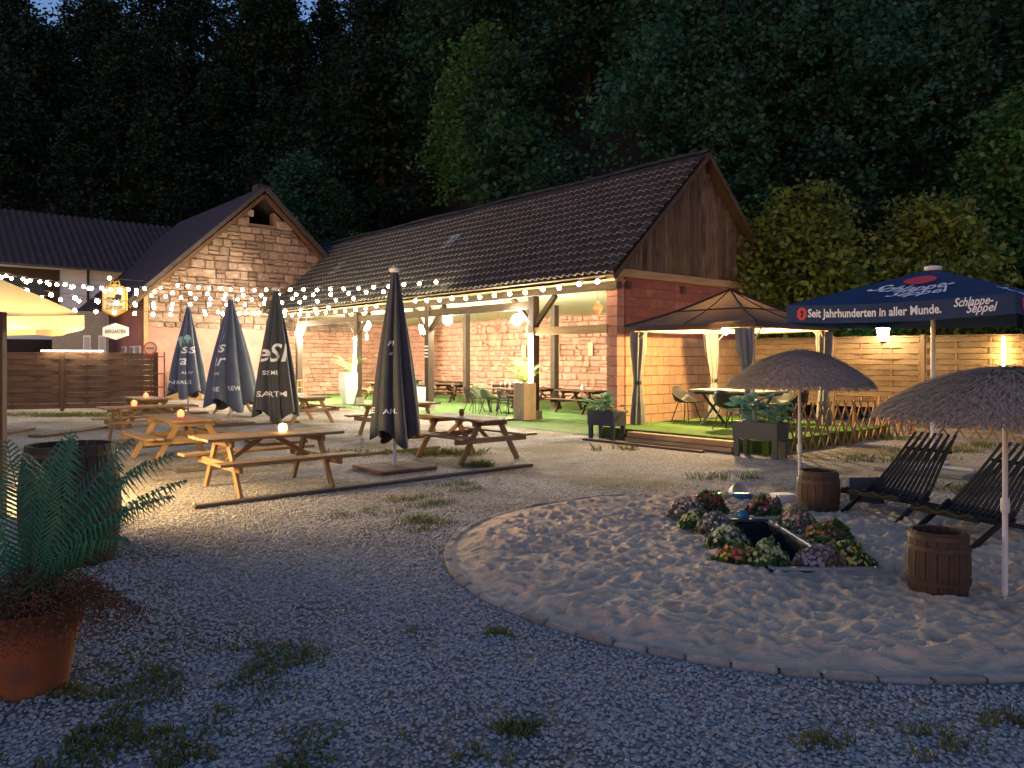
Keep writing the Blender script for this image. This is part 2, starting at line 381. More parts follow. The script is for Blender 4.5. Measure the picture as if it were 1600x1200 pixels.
# ================================================================== SETTING
HX0, HX1, HY0, HY1 = 1.98, 2.50, 5.80, 7.50      # sunken pond
g = MB(); xs = [-150, HX0, HX1, 150]; ys = [-60, HY0, HY1, 240]
for i in range(3):
    for j in range(3):
        if (i, j) != (1, 1):
            g.add([(xs[i], ys[j], 0), (xs[i+1], ys[j], 0), (xs[i+1], ys[j+1], 0), (xs[i], ys[j+1], 0)], [(0,1,2,3)])
tag(g.build('ground', gravel_m), kind='structure')

SC = (2.2, 6.68); SR = 2.72
def sand_height(x, y):
    z = .055 + vnoise(x, y, 1.3, 1)*.03 + vnoise(x, y, 3.6, 2)*.016 + vnoise(x, y, 8, 3)*.020 + vnoise(x, y, 19, 4)*.014 + vnoise(x, y, 42, 7)*.006
    r = np.random.default_rng(11)
    for k in range(1250):
        a = r.random()*2*PI; q = SR*math.sqrt(r.random()); cx = SC[0]+q*math.cos(a); cy = SC[1]+q*math.sin(a)
        t = r.random()*PI; c, s = math.cos(t), math.sin(t); L = .045+.065*r.random(); w = .026+.022*r.random(); dp = .008+.020*r.random()
        m = (np.abs(x-cx) < .26) & (np.abs(y-cy) < .26)
        dx = x[m]-cx; dy = y[m]-cy; u = (dx*c+dy*s)/L; v = (-dx*s+dy*c)/w; e = u*u+v*v
        z[m] += -dp*np.exp(-e*.9) + dp*.55*np.exp(-(np.sqrt(e)-1.55)**2*3.5)
    d = np.hypot(x-SC[0], y-SC[1])
    return np.maximum(z*np.clip((SR+.03-d)/.30, .22, 1), .010)
n = 340; gx, gy = np.meshgrid(np.linspace(SC[0]-SR-.02, SC[0]+SR+.02, n), np.linspace(SC[1]-SR-.02, SC[1]+SR+.02, n), indexing='ij')
gz = sand_height(gx.copy(), gy.copy()); idx = np.arange(n*n).reshape(n, n)
cxm = (gx[:-1,:-1]+gx[1:,1:])/2; cym = (gy[:-1,:-1]+gy[1:,1:])/2
keep = (np.hypot(cxm-SC[0], cym-SC[1]) < SR) & ~((cxm > HX0) & (cxm < HX1) & (cym > HY0) & (cym < HY1))
F = np.stack([idx[:-1,:-1], idx[1:,:-1], idx[1:,1:], idx[:-1,1:]], -1)[keep]
tag(link('sand', np_mesh('sand', np.stack([gx, gy, gz], -1), F, sand_m, True)), 'trampled pale sand filling the round pit', kind='stuff')

# ring of kerb stones, each a piece of its own
ring = thing('stone_edging', 'ring of pale kerb stones round the sand pit', 'edging', (SC[0], SC[1], 0))
a = 0.0; k = 0
while a < 2*PI-.05:
    w = random.uniform(.19, .30); da = w/2.745; am = a+da/2
    link('kerb_stone', cbox((round(w*.95, 2), .065, .10), kerb_m, .012), ring,
         (2.745*math.cos(am), 2.745*math.sin(am), -.020+random.uniform(-.010, .010)), (random.uniform(-.05, .05), random.uniform(-.04, .04), am+PI/2+random.uniform(-.03, .03)))
    a += da
# loose gravel in front, real stones
def pebbles():
    r = np.random.default_rng(3); N = 120000
    d = r.uniform(2.75, 10.5, N); x = r.uniform(-.72, .72, N)*d; y = d
    ok = (r.random(N) < np.clip((10.5-d)/6.5, 0, 1)**.8) & (np.hypot(x-SC[0], y-SC[1]) > 2.81)
    ok &= r.random(N) < np.clip(d/6.5, .25, 1)
    x = x[ok]; y = y[ok]; M = len(x)
    base = np.array([(1,0,0),(0,1,0),(-1,0,0),(0,-1,0),(0,0,1),(0,0,-1)], float)
    s = r.uniform(.007, .0165, (M, 1, 1))*r.uniform(.7, 1.3, (M, 6, 1)); V = base[None]*s
    V[:, :, 2] *= .7; t = r.random(M)*2*PI; c = np.cos(t)[:, None]; q = np.sin(t)[:, None]
    tz = r.uniform(-.5, .5, (M, 1)); X = V[:, :, 0]*c-V[:, :, 1]*q; Y = V[:, :, 0]*q+V[:, :, 1]*c; Z = V[:, :, 2]+tz*V[:, :, 0]
    P = np.stack([X+x[:, None], Y+y[:, None], Z+.005], -1)
    f = np.array([(0,1,4),(1,2,4),(2,3,4),(3,0,4),(1,0,5),(2,1,5),(3,2,5),(0,3,5)])
    return np_mesh('gravel', P, (np.arange(M)[:, None, None]*6+f[None]).reshape(-1, 3), pebble_m)
tag(link('gravel', pebbles()), 'loose grey gravel covering the yard', kind='stuff')

# hillside behind the barn
def hill_base(x): return np.where(x > 7.5, 25.5, np.minimum(25.5+(7.5-x)*1.2, 54))
def hill_h(x, y):
    return np.maximum(0, y-hill_base(x))*.78 + np.where(y > hill_base(x), (vnoise(x, y, .12, 5)*3+vnoise(x, y, .5, 6)*.8)*np.clip((y-hill_base(x))/6, 0, 1), -.15)
hx, hy = np.meshgrid(np.linspace(-90, 90, 121), np.linspace(24, 110, 60), indexing='ij'); hz = np.minimum(hill_h(hx, hy), 46)
ii = np.arange(hx.size).reshape(hx.shape)
tag(link('hillside', np_mesh('hillside', np.stack([hx, hy, hz], -1), np.stack([ii[:-1,:-1], ii[1:,:-1], ii[1:,1:], ii[:-1,1:]], -1).reshape(-1, 4), hill_m, True)), kind='structure')

# grass: blades, one mass per patch
def grass(spots, label, hmin=.03, hmax=.09, seed=1):
    r = np.random.default_rng(seed); V = []
    for cx, cy, rx, ry, cnt in spots:
        t = r.random(cnt)*2*PI; q = np.sqrt(r.random(cnt))*(.55+.45*r.random(cnt)); x = cx+rx*q*np.cos(t); y = cy+ry*q*np.sin(t)
        cl = vnoise(x, y, 4.5, seed+9)+vnoise(x, y, 13, seed+19)*.6 > .0; x, y = x[cl], y[cl]; c = len(x)
        h = r.uniform(hmin, hmax, c); a = r.random(c)*2*PI; w = r.uniform(.0025, .005, c); lx = r.normal(0, .45, c)*h; ly = r.normal(0, .45, c)*h
        b0 = np.stack([x-w*np.cos(a), y-w*np.sin(a), np.zeros(c)], -1); b1 = np.stack([x+w*np.cos(a), y+w*np.sin(a), np.zeros(c)], -1)
        m = np.stack([x+lx*.35, y+ly*.35, h*.6], -1); m2 = m+(b1-b0)*.8; tp = np.stack([x+lx, y+ly, h], -1)
        V.append(np.stack([b0, b1, m2, tp, m], 1))
    V = np.concatenate(V); M = len(V)
    me = np_mesh('grass', V, (np.arange(M)[:, None]*5+np.arange(5)[None]), grass_m)
    return tag(link('grass', me), label, kind='stuff')
grass([(-1.75,3.75,.8,.65,2600), (-1.9,3.15,.9,.45,2600), (-1.35,4.2,.45,.32,900), (-.85,3.2,.6,.35,900), (-2.4,3.6,.5,.6,1700), (-1.2,3.0,.6,.3,900)], 'ragged grass growing round the terracotta pot', .012, .05, 1)
grass([(-1.05,8.9,.5,.5,900), (-.9,7.7,.35,.5,800), (-.72,9.9,.5,.5,700), (-1.4,8.3,.3,.3,300), (-.05,4.6,.13,.1,260), (-.48,4.65,.17,.09,420), (-.1,3.75,.25,.16,420), (.05,3.4,.2,.1,260), (-1.9,8.2,.3,.3,300), (-.2,3.2,.4,.2,500), (2.6,3.45,.6,.2,1300), (1.6,3.3,.5,.2,700), (3.4,3.55,.6,.25,1200)], 'small tufts of grass in the gravel', .02, .06, 2)
grass([(-1.2,13.4,.9,.5,1400), (-2.6,13.3,.8,.45,1200), (-.5,11.9,.4,.25,500), (-12.5,22.6,3.6,.9,6500), (-7.5,26,2.5,.6,1500), (6.3,12.6,1.2,.5,900), (7.6,13.8,1.2,.5,900), (5.9,9.6,.8,.6,1000), (7.5,9.2,1.0,.8,1200), (3.0,10.6,.7,.3,500), (1.9,14.0,.6,.25,400), (7.8,16,.8,.5,900), (9.5,14.5,1.5,.6,1500)], 'patches of grass among the tables and along the fences', .04, .13, 3)

# ================================================================== BARN
barn = thing('barn', 'long open-fronted barn with tiled roof, stone back wall and board gable', 'barn', P0, RA)
BL = 23.6; EZ = 3.72; RZ = 7.33; HD = 3.45; OV = .45
STONES = []
for k in range(6):                      # irregular stone shapes shared by all rubble walls: unit block facing -X
    r = random.Random(k); mb = MB(); n = 3; vs = []; fs = []
    pts = [(-.5,-.5),(-.17,-.52),(.2,-.49),(.5,-.46),(.52,.05),(.48,.5),(.12,.53),(-.25,.49),(-.5,.46),(-.53,.0)]
    pts = [(y+r.uniform(-.055,.055), z+r.uniform(-.07,.07)) for y, z in pts]; c = len(pts)
    vs = [(.5, y, z) for y, z in pts]+[(-.25, y, z) for y, z in pts]+[(-.5+r.uniform(-.12,.1), y*.86, z*.8) for y, z in pts]+[(-.55, r.uniform(-.1,.1), r.uniform(-.1,.1))]
    for i in range(c):
        j = (i+1) % c; fs += [(i, i+c, j+c, j), (i+c, i+2*c, j+2*c, j+c), (i+2*c, 3*c, j+2*c)]
    STONES.append((vs, fs))
def courses(y0, y1, z0, z1, hr=(.14,.28), wr=(.2,.55), inside=None, seed=0):
    r = random.Random(seed); out = []; z = z0
    while z < z1-.05:
        h = min(r.uniform(*hr), z1-z); y = y0-r.uniform(0, .3)
        while y < y1:
            w = r.uniform(*wr)*(1.25 if h > .22 else 1); ya = max(y, y0); yb = min(y+w, y1)
            if yb-ya > .07:
                if r.random() < .28 and h > .2:
                    q = r.uniform(.4, .6); parts = [(ya, yb, z, z+h*q), (ya, yb, z+h*q, z+h)]
                else: parts = [(ya, yb, z, z+h)]
                for p in parts:
                    if inside is None or inside((p[0]+p[1])/2, (p[2]+p[3])/2): out.append(p)
            y += w
        z += h
    return out
def rubble(wall, cells, x, m, near, depth=.10, limit=300, seed=0, gap=.018):
    """stones of a wall whose face looks along -X at x; the largest in view are objects, the rest one mesh"""
    r = random.Random(seed); sh = []
    cells = sorted(cells, key=near); rest = MB()
    for s in STONES:
        mb = MB().add(*s); sh.append(mb.mesh('stone', m))
    for i, (a0, a1, z0, z1) in enumerate(cells):
        k = r.randrange(6); gp = gap*r.uniform(.5, 1.6); S = (depth*r.uniform(.8, 1.3), a1-a0-gp, z1-z0-gp); c = (x+r.uniform(-.012, .012), (a0+a1)/2, (z0+z1)/2); tilt = r.uniform(-.06, .06)
        if i < limit: link('stone', sh[k], wall, c, (tilt, 0, 0), S)
        else:
            Rm = Matrix.Rotation(tilt, 3, 'X')
            rest.add([Rm @ Vector((v[0]*S[0], v[1]*S[1], v[2]*S[2]))+Vector(c) for v in STONES[k][0]], STONES[k][1])
    if rest.v: tag(rest.build('stone_mass', m, wall), kind='stuff')
# back wall
bw = MB().box((6.95+.2, BL/2-.2, 1.72), (.4, BL, 3.44)).build('back_wall', mortar_p, barn)
cells = courses(0.2, 20.3, .02, 3.42, (.16,.34), (.22,.56), seed=4)
rubble(bw, cells, 6.95, stone_p, lambda c: c[0]-(c[1]-c[0])*9, .13, 300, 5)
# gable end wall of blocks (towards the gazebo)
gw = MB().box((HD, .17, EZ/2), (2*HD-.3, .30, EZ-.004)).build('gable_wall', block_r, barn)
r_ = random.Random(2); z = 0; row = 0
while z < EZ-.05:
    h = .248 if z+.248 < EZ else EZ-z; y = .26-(.25 if row % 2 else 0)
    while y < 2*HD-.1:
        ya = max(y, .26); yb = min(y+.5, 2*HD-.12)
        if yb-ya > .06:
            mm = block_r if z > 2.2 else block_y
            link('block', cbox((round(yb-ya-(.002 if z > 2.2 else .012), 3), .05, round(h-(.006 if z > 2.2 else .012), 3)), mm, .003 if z > 2.2 else .008), gw, ((ya+yb)/2, -.002+r_.uniform(-.002,.002), z+h/2))
        y += .5
    z += h; row += 1
pl = MB().box((.11, .17, EZ/2), (.20, .30, EZ-.01)).build('front_pillar', mortar, barn)
z = 0
while z < EZ-.1:
    link('block', cbox((.27, .36, .236), pillar_m, .01), pl, (.10+r_.uniform(-.006,.006), .17+r_.uniform(-.006,.006), z+.124)); z += .248
ew = MB().box((.2, -3.45, 1.75), (.3, 6.9, 3.5)).build('end_wall', mortar_p, barn, (0, 20.36, 0), PI/2)
rubble(ew, courses(-6.9, .0, .02, 3.4, (.16,.32), (.25,.6), seed=31), .05, stone_p, lambda c: -c[1], .1, 120, 9)
# gable boards, plate and barge boards
gb = MB().prism([(-.1, EZ+.18), (2*HD+.1, EZ+.18), (HD, RZ-.12)], .06, .10).build('gable_cladding', wood_d, barn)
x = -.05; r_ = random.Random(8)
while x < 2*HD:
    w = r_.uniform(.13, .22); xm = x+w/2; top = RZ-.16-abs(xm-HD)*.93
    if top > EZ+.3: link('board', cbox((round(top-EZ-.14, 2), round(w-.008, 3), .024), wood_gable, .003), gb, (xm, .035+r_.uniform(-.006,.006), (top+EZ+.14)/2), frame((0,0,1), (0,-1,0)))
    x += w
bar('tie_beam', (-.25, .04, EZ+.09), (2*HD+.25, .04, EZ+.09), .26, .20, wood_beam_w, barn)
for i in range(3): bar('beam_end', (.35+i*2.2, -.10, EZ-.2), (.35+i*2.2, .05, EZ-.2), .16, .18, wood_d, barn)
sl = math.atan2(RZ-EZ, HD+OV); cs, sn = math.cos(sl), math.sin(sl); SLEN = math.hypot(RZ-EZ, HD+OV)
for sgn in (-1, 1):
    x0 = HD+sgn*(HD+OV)
    bar('barge_board', (x0, -.28, EZ-.09), (HD, -.28, RZ-.09), .03, .12, wood_beam, barn)
# roof: boarding, tiles
rf = MB()
for sgn in (-1, 1):
    x0 = HD+sgn*(HD+OV-.03); n_ = Vector((sgn*sn, 0, cs))*-.05
    q = [Vector((x0, -.30, EZ)), Vector((x0, BL, EZ)), Vector((HD, BL, RZ)), Vector((HD, -.30, RZ))]
    rf.add(q+[p+n_ for p in q], [(0,1,2,3), (4,7,6,5), (0,4,5,1), (1,5,6,2), (2,6,7,3), (3,7,4,0)])
roof = rf.build('roof', wood_beam, barn)
TW, TE, TL = .245, .335, .42
def tile_geo():
    vs = []; n = 6
    for yy, zl in ((0, .082), (TL, .016)):
        for i in range(n+1):
            t = i/n; w = .036*math.sin(2*PI*t-.6)+(.010 if t > .85 else 0)
            vs.append(((t-.5)*(TW+.02), yy, zl+w))
    lip = [(v[0], -.002, v[2]-.034) for v in vs[:n+1]]; o = len(vs); vs += lip
    fs = [(i, i+1, n+2+i, n+1+i) for i in range(n)]+[(o+i, o+i+1, i+1, i) for i in range(n)]
    return vs, fs
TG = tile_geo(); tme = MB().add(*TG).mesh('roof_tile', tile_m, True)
def highlight_lips(me):  # gives the lip faces the painted highlight colour
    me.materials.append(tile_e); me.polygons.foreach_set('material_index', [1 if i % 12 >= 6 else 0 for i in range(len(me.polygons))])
highlight_lips(tme)
TM = Matrix((Vector((0,-1,0)), Vector((cs,0,sn)), Vector((-sn,0,cs)))).transposed(); rest = MB(); r_ = random.Random(3)
ncol = int((BL+.3)/TW)
for c in range(ncol):
    for rw in range(16):
        s = rw*TE; sag = .035*math.sin(c*.21)+.02*math.sin(c*.53+rw)
        pos = Vector((-OV-.04, -.30+TW*(c+.5), EZ+.0))+Vector((cs,0,sn))*s+Vector((-sn,0,cs))*(.012+r_.uniform(0,.012)+max(-.01, sag*.5))
        slip = r_.uniform(-.09,.09) if r_.random() < .05 else 0; pos = pos-Vector((cs,0,sn))*abs(slip)*.4
        R = TM @ Matrix.Rotation(r_.uniform(-.025,.025)+slip, 3, 'Z') @ Matrix.Rotation(r_.uniform(-.015,.02), 3, 'X')
        if s+TL > SLEN+.12: continue
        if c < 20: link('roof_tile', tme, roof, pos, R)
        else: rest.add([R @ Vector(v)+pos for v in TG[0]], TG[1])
o = rest.build('roof_tile_mass', tile_m, roof, smooth=True); tag(o, kind='stuff'); highlight_lips(o.data)
rt_me = MB().add([(.13*math.cos(t), yy, .11*math.sin(t)+lift) for yy, lift in ((0, .02), (.42, 0)) for t in [PI*i/6 for i in range(7)]], [(i, i+1, i+8, i+7) for i in range(6)]).mesh('ridge_tile', tile_m, True)
for k in range(int((BL+.3)/.38)): link('ridge_tile', rt_me, roof, (HD, -.32+k*.38, RZ-.01+.02*math.sin(k*.4)))
for b_, s_ in ((9.3, 3.0), (17.2, 2.6)):      # two glass roof panes
    pos = Vector((-OV, b_, EZ))+Vector((cs,0,sn))*s_+Vector((-sn,0,cs))*.10
    fr = link('skylight', MB().box((0,0,0), (.52,.74,.05)).mesh('skylight', metal_g), roof, pos, TM)
    MB().box((0,0,.028), (.42,.62,.012)).build('pane', glass_p, fr)
# ceiling and timber frame
MB().add([(-.1,-.0,3.60),(6.95,-.0,3.38),(6.95,BL,3.38),(-.1,BL,3.60),(-.1,0,3.66),(6.95,0,3.44),(6.95,BL,3.44),(-.1,BL,3.66)], [(0,1,2,3),(7,6,5,4),(0,4,5,1),(1,5,6,2),(2,6,7,3),(3,7,4,0)]).build('ceiling', ceil_m, barn)
posts = (3.1, 8.2, 12.9, 17.9)
bar('wall_plate', (-.06, -.1, 3.49), (-.06, BL-.2, 3.49), .20, .18, wood_beam, barn)
for i, b in enumerate(posts):
    ps = MB().box((0,0,1.70), (.22,.22,3.40)).build('post', wood_post, barn, (0, b, 0))
    MB().box((0,0,.12), (.34,.34,.24)).build('stone_base', kerb_m, ps)
    for s in (-1, 1):
        bar('brace', (.0, b+s*.09, 2.62), (0, b+s*.88, 3.39), .12, .13, wood_beam, barn)
for i, (b0, b1) in enumerate(zip(posts[:-1], posts[1:])):
    bar('tie_rail', (.02, b0+.11, 3.17), (.02, b1-.11, 3.17), .17, .22, wood_beam, barn)
bar('tie_rail', (.02, posts[3]+.11, 3.17), (.02, 20.2, 3.17), .17, .22, wood_beam, barn)
bar('cross_rail', (.0, .30, 2.43), (.0, 3.35, 2.43), .16, .21, wood_beam_w, barn)
for b in (5.6, 10.4, 15.3):
    MB().box((3.2,b,1.72), (.2,.2,3.44)).build('post', wood_post, barn)
tag(MB().add([tuple(W(-2.2,-1.45,.012)), tuple(W(6.95,-1.45+1.7,.012)), tuple(W(6.95,20.4,.012)), tuple(W(-1.5,20.4,.012))], [(0,1,2,3)]).build('turf_floor', turf_m), 'bright green artificial turf laid under and before the barn', kind='structure')

# ================================================================== STONE HOUSE with the gable
GB = 20.4; G0, G1 = -5.4, 4.16; GM = (G0+G1)/2; GE = 4.55; GA = 9.0
house = thing('stone_house', 'tall rubble stone house with pink plastered base and open gable peak', 'house', W(0, GB, 0), RA)
def in_gable(y, z): return z < GA-.22-abs(y-GM)*(GA-GE)/(GM-G0) and not (abs(y-GM-.1) < .62 and z > GA-1.35)
GO = [(G0,0),(G1,0),(G1,GE),(GM+.6,GA-.75),(GM+.6,GA-1.35),(GM-.6,GA-1.35),(GM-.6,GA-.75),(G0,GE)]
hs = MB().add([(0,-x,z) for x, z in GO]+[(.5,-x,z) for x, z in GO], [tuple(range(8)), tuple(range(15,7,-1))]+[(i, i+8, (i+1)%8+8, (i+1)%8) for i in range(8)]).build('gable_wall', mortar, house, rot=PI/2)
cells = courses(-G1, -G0, 2.95, GA-.3, (.22,.42), (.26,.62), lambda y, z: in_gable(-y, z), seed=21)
rubble(hs, cells, -.03, stone_h, lambda c: abs((c[0]+c[1])/2-.6)*.7+abs(c[2]-6)-(c[1]-c[0])*2, .14, 300, 6, .03)
MB().box(((G0-.1)/2, -.03, 1.5), (-.1-G0, .06, 3.0)).build('plaster_base', plaster_p, house)
sw = MB().box((G0+.2, 5.5, GE/2), (.4, 10.5, GE)).build('side_wall', plaster_p, house)
for b in (1.0, 1.9, 3.2):
    wf = MB().box((G0-.02, b, 1.75), (.08, .62, .95)).build('window', metal_w, house)
    MB().box((-.05+G0, b, 1.75), (.04, .50, .83)).build('pane', glass_p, wf)
hr = MB()
for sg in (-1, 1):
    x0 = GM+sg*(GM-G0+.75); z0 = GE-.75*.93; nx = []
    e = (GM-x0, GA+.1-z0); l = math.hypot(*e); nn = Vector((-e[1]/l, 0, e[0]/l))*(.16 if sg < 0 else -.16)
    q = [Vector((x0, -.55, z0)), Vector((x0, 11, z0)), Vector((GM, 11, GA+.1)), Vector((GM, -.55, GA+.1))]
    hr.add(q+[p+nn for p in q], [(0,1,2,3),(4,7,6,5),(0,4,5,1),(1,5,6,2),(2,6,7,3),(3,7,4,0)])
hro = hr.build('roof', roof_far, house)
MB().box((GM+.25, .6, GA+.25), (.6, .6, .5)).build('chimney', roof_far, hro)
for sg in (-1, 1):
    x0 = GM+sg*(GM-G0+.75); bar('rafter', (x0, -.35, GE-.85), (GM, -.35, GA-.12), .14, .16, wood_d, hro)
bar('corner_post', (G0-.05, -.12, .05), (G0-.05, -.12, GE-.1), .16, .12, wood_beam_w, house, up=(0,1,0))
bar('bracket_beam', (G0-.55, -.3, GE-.35), (G0+.35, -.3, GE-.10), .16, .20, wood_beam_w, house)
# reed mat against the plaster
rm = MB()
for i in range(46): rm.tube([(i*.030, random.uniform(-.008,.008), 0), (i*.030+random.uniform(-.02,.02), 0, random.uniform(1.15,1.30))], .014, 5)
tag(rm.build('reed_screen', reed_m, None, W(-4.65, GB-.28, 0), RA), 'straw-coloured reed screen leaning on the pink house wall', 'screen')

# ================================================================== WHITE HOUSE far left
wh = thing('white_house', 'two-storey white house with dark tiled roof behind the string lights', 'house', (-24.5, 34.0, 0), RA)
WL = 9.0
wl = MB().box((WL/2-3, 4, 3.1), (WL+6, 8, 6.2)).build('wall', white_wall, wh)
for z in (4.15, 4.9, 5.55):
    bar('cladding_line', (5.2, -.006, z), (WL+2.9, -.006, z), .012, .02, metal_g, wl)
MB().box((1.2, -.05, 4.75), (5.4, .14, 2.3)).build('timber_panel', wood_brown, wh)
for x in (-.4, 2.6):
    f = MB().box((x, -.13, 4.75), (1.9 if x < 0 else 1.5, .10, 1.7)).build('window', wood_d, wh)
    MB().box((x, -.19, 4.75), (1.6 if x < 0 else 1.2, .04, 1.4)).build('pane', glass_d, f)
bar('drain_pipe', (5.1, -.12, 2.6), (5.1, -.12, 6.1), .10, .10, metal_d, wh, up=(0,1,0))
wr = MB(); nr = 110
for sg, y0, y1 in ((1, -.7, 4),):
    for i in range(nr+1):
        x = -4+i*(WL+8.2)/nr; zz = .05*math.cos(i*PI)
        hip = max(0, (x-(WL+1.6))/2.6)
        wr.add([(x, y0, 6.0+zz), (x, y1-(y1-y0)*hip, 9.2-3.2*hip+zz)], [])
    wr.f += [(2*i, 2*i+2, 2*i+3, 2*i+1) for i in range(nr)]
wr.add([(-4,4,9.2),(WL+1.6,4,9.2),(WL+4.2,8.7,6),(-4,8.7,6),(WL+4.2,-.7,6.0)], [(0,1,2,3),(1,4,2)])
wro = wr.build('roof', roof_far, wh)
bar('gutter', (-4, -.75, 5.98), (WL+4.2, -.75, 5.98), .12, .10, metal_d, wro)
MB().box((2.5,-.02,1.3), (3.5,.1,2.6)).build('shade_panel', dark_ink, wh)  # flat black panel: shade of the gap behind the fence, put in as colour
# grey store wall between fence and house
sd = thing('grey_shed', 'grey shed wall with narrow panes behind the brown fence', 'shed', (-18.6, 33.2, 0), .25)
MB().box((0,0,1.9), (2.2,.3,3.7)).build('wall', slab_g, sd)
for x in (.25, .85):
    w_ = MB().box((x,-.16,1.95), (.30,.06,1.5)).build('window', metal_w, sd); MB().box((x,-.20,1.95), (.2,.03,1.35)).build('pane', glass_p, w_)

# ================================================================== FENCES
def slat_fence(name, label, p0, p1, npan, z0, z1, m, mp, waves=True, rows=12, battens=2):
    p0 = Vector(p0); p1 = Vector(p1); t = thing(name, label, 'fence', p0, math.atan2((p1-p0).y, (p1-p0).x)); Lw = (p1-p0).length/npan
    for i in range(npan+1): bar('post', (i*Lw, 0, 0), (i*Lw, 0, z1+.06), .10, .10, mp, t, up=(0,1,0))
    hgt = (z1-z0)/rows; r = random.Random(5)
    for i in range(npan):
        pn = link('panel', cbox((.05, .04, z1-z0), m), t, (i*Lw+.075, 0, (z0+z1)/2))
        link('panel_edge', pn.data, pn, (Lw-.15, 0, 0))
        bar('top_rail', (-.02, 0, (z1-z0)/2+.02), (Lw-.13, 0, (z1-z0)/2+.02), .055, .035, m, pn)
        for b in range(battens): bar('batten', ((b+1)*Lw/(battens+1)-.075, .0, -(z1-z0)/2), ((b+1)*Lw/(battens+1)-.075, .0, (z1-z0)/2), .045, .022, m, pn, up=(0,1,0))
        for k in range(rows):
            z = -(z1-z0)/2+hgt*(k+.5); n = 12; vs = []; ph = PI*(k % 2)
            for q in range(n+1):
                x = .0+(Lw-.15)*q/n; yo = (.026*math.cos(q/n*PI*(battens+1)+ph) if waves else 0)
                for dz, dy in ((-hgt*.46, -.005), (hgt*.46, -.005), (hgt*.46, .005), (-hgt*.46, .005)): vs.append((x, yo+dy, z+dz+r.uniform(-.004,.004)))
            fs = [(4*q+a, 4*q+(a+1)%4, 4*q+4+(a+1)%4, 4*q+4+a) for q in range(n) for a in range(4)]+[(0,3,2,1), tuple(4*n+a for a in range(4))]
            MB().add(vs, fs).build('slat', m, pn)
    return t
slat_fence('slat_fence', 'light wooden slat fence lit by lamps behind the pavilion and parasols', (6.7,21.3,0), (13.2,15.9,0), 4, .45, 2.2, wood_fence, wood_fence, True, 13, 2)
slat_fence('board_fence', 'dark brown panel fence at the end of the yard by the stone house', (-17.0,23.7,0), (-11.75,25.4,0), 2, .08, 1.84, wood_brown, wood_brown, True, 10, 3)
st = MB().box((0,0,0), (1.75,.05,.03)).build('light_strip', strip_m, None, (-14.05,24.55,1.93), .31)
tag(st, 'thin glowing light strip along the top of the brown fence', 'light strip')

def lattice(name, label, p0, p1, h, step, lean=0.0):
    p0 = Vector(p0); p1 = Vector(p1); d = p1-p0; n = int(d.length/step); t = thing(name, label, 'fence', p0, math.atan2(d.y, d.x))
    for i in range(-2, n+1):
        for s in (-1, 1):
            xa = i*step; xb = xa+h*.62
            if s < 0: xa, xb = xb, xa
            za, zb = 0.02, h
            def cl(x): return min(max(x, 0), d.length)
            if xa == xb: continue
            ca, cb = cl(xa), cl(xb); f0 = (ca-xa)/(xb-xa); f1 = (cb-xa)/(xb-xa)
            if abs(f1-f0) < .12: continue
            bar('lath', (ca, s*.014, za+(zb-za)*f0), (cb, s*.014, za+(zb-za)*f1), .022, .036, wood_lat, t)
    for x in (0, d.length/2, d.length): bar('stake', (x, .05, 0), (x, .05, h*.9), .05, .05, wood_lat, t, up=(0,1,0))
    return t
lattice('lattice_fence', 'low diamond lattice fence along the side of the pavilion deck', W(-2.3,-5.75), W(3.5,-5.6), .88, .33)
lattice('lattice_fence', 'low diamond lattice fence behind the thatched parasol and deck chairs', (8.2,17.2,0), (12.2,13.4,0), .85, .30)

# ================================================================== PAVILION deck and tent
deck = thing('pavilion_deck', 'raised deck covered in green turf with a timber step', 'deck', W(0,0,0), RA)
MB().box((.1,-3.5,.115), (4.8,4.0,.23)).build('turf_top', turf_d, deck)
bar('step_board', (-2.52,-5.0,.155), (-2.52,-2.55,.155), .20, .10, wood_beam_w, deck); bar('step_board', (-2.60,-5.0,.06), (-2.60,-2.55,.06), .16, .08, wood_beam_w, deck)
bar('base_board', (-2.95,-4.6,.02), (-2.95,-1.7,.02), .12, .04, wood_old, deck)
gz_ = thing('pavilion', 'brown canopy pavilion with tied curtains on the turf deck', 'pavilion', W(.13,-3.12,.232), RA)
hw_ = 1.45
for sx in (-1, 1):
    for sy in (-1, 1):
        bar('post', (sx*hw_, sy*hw_, 0), (sx*hw_, sy*hw_, 2.10), .07, .07, beige_m, gz_, up=(0,1,0))
        for ax in (0, 1):
            e = [sx*hw_, sy*hw_, 2.05]; e[ax] -= (sx if ax == 0 else sy)*.32; bar('corner_brace', (sx*hw_, sy*hw_, 1.72), e, .025, .025, beige_m, gz_)
for s in (-1, 1):
    bar('eave_beam', (-hw_, s*hw_, 2.09), (hw_, s*hw_, 2.09), .05, .10, beige_m, gz_); bar('eave_beam', (s*hw_, -hw_+.03, 2.09), (s*hw_, hw_-.03, 2.09), .05, .10, beige_m, gz_)
cv = MB(); e = hw_+.17; apex = (0, 0, 2.93); n = 10
C4 = [(-e,-e), (e,-e), (e,e), (-e,e)]
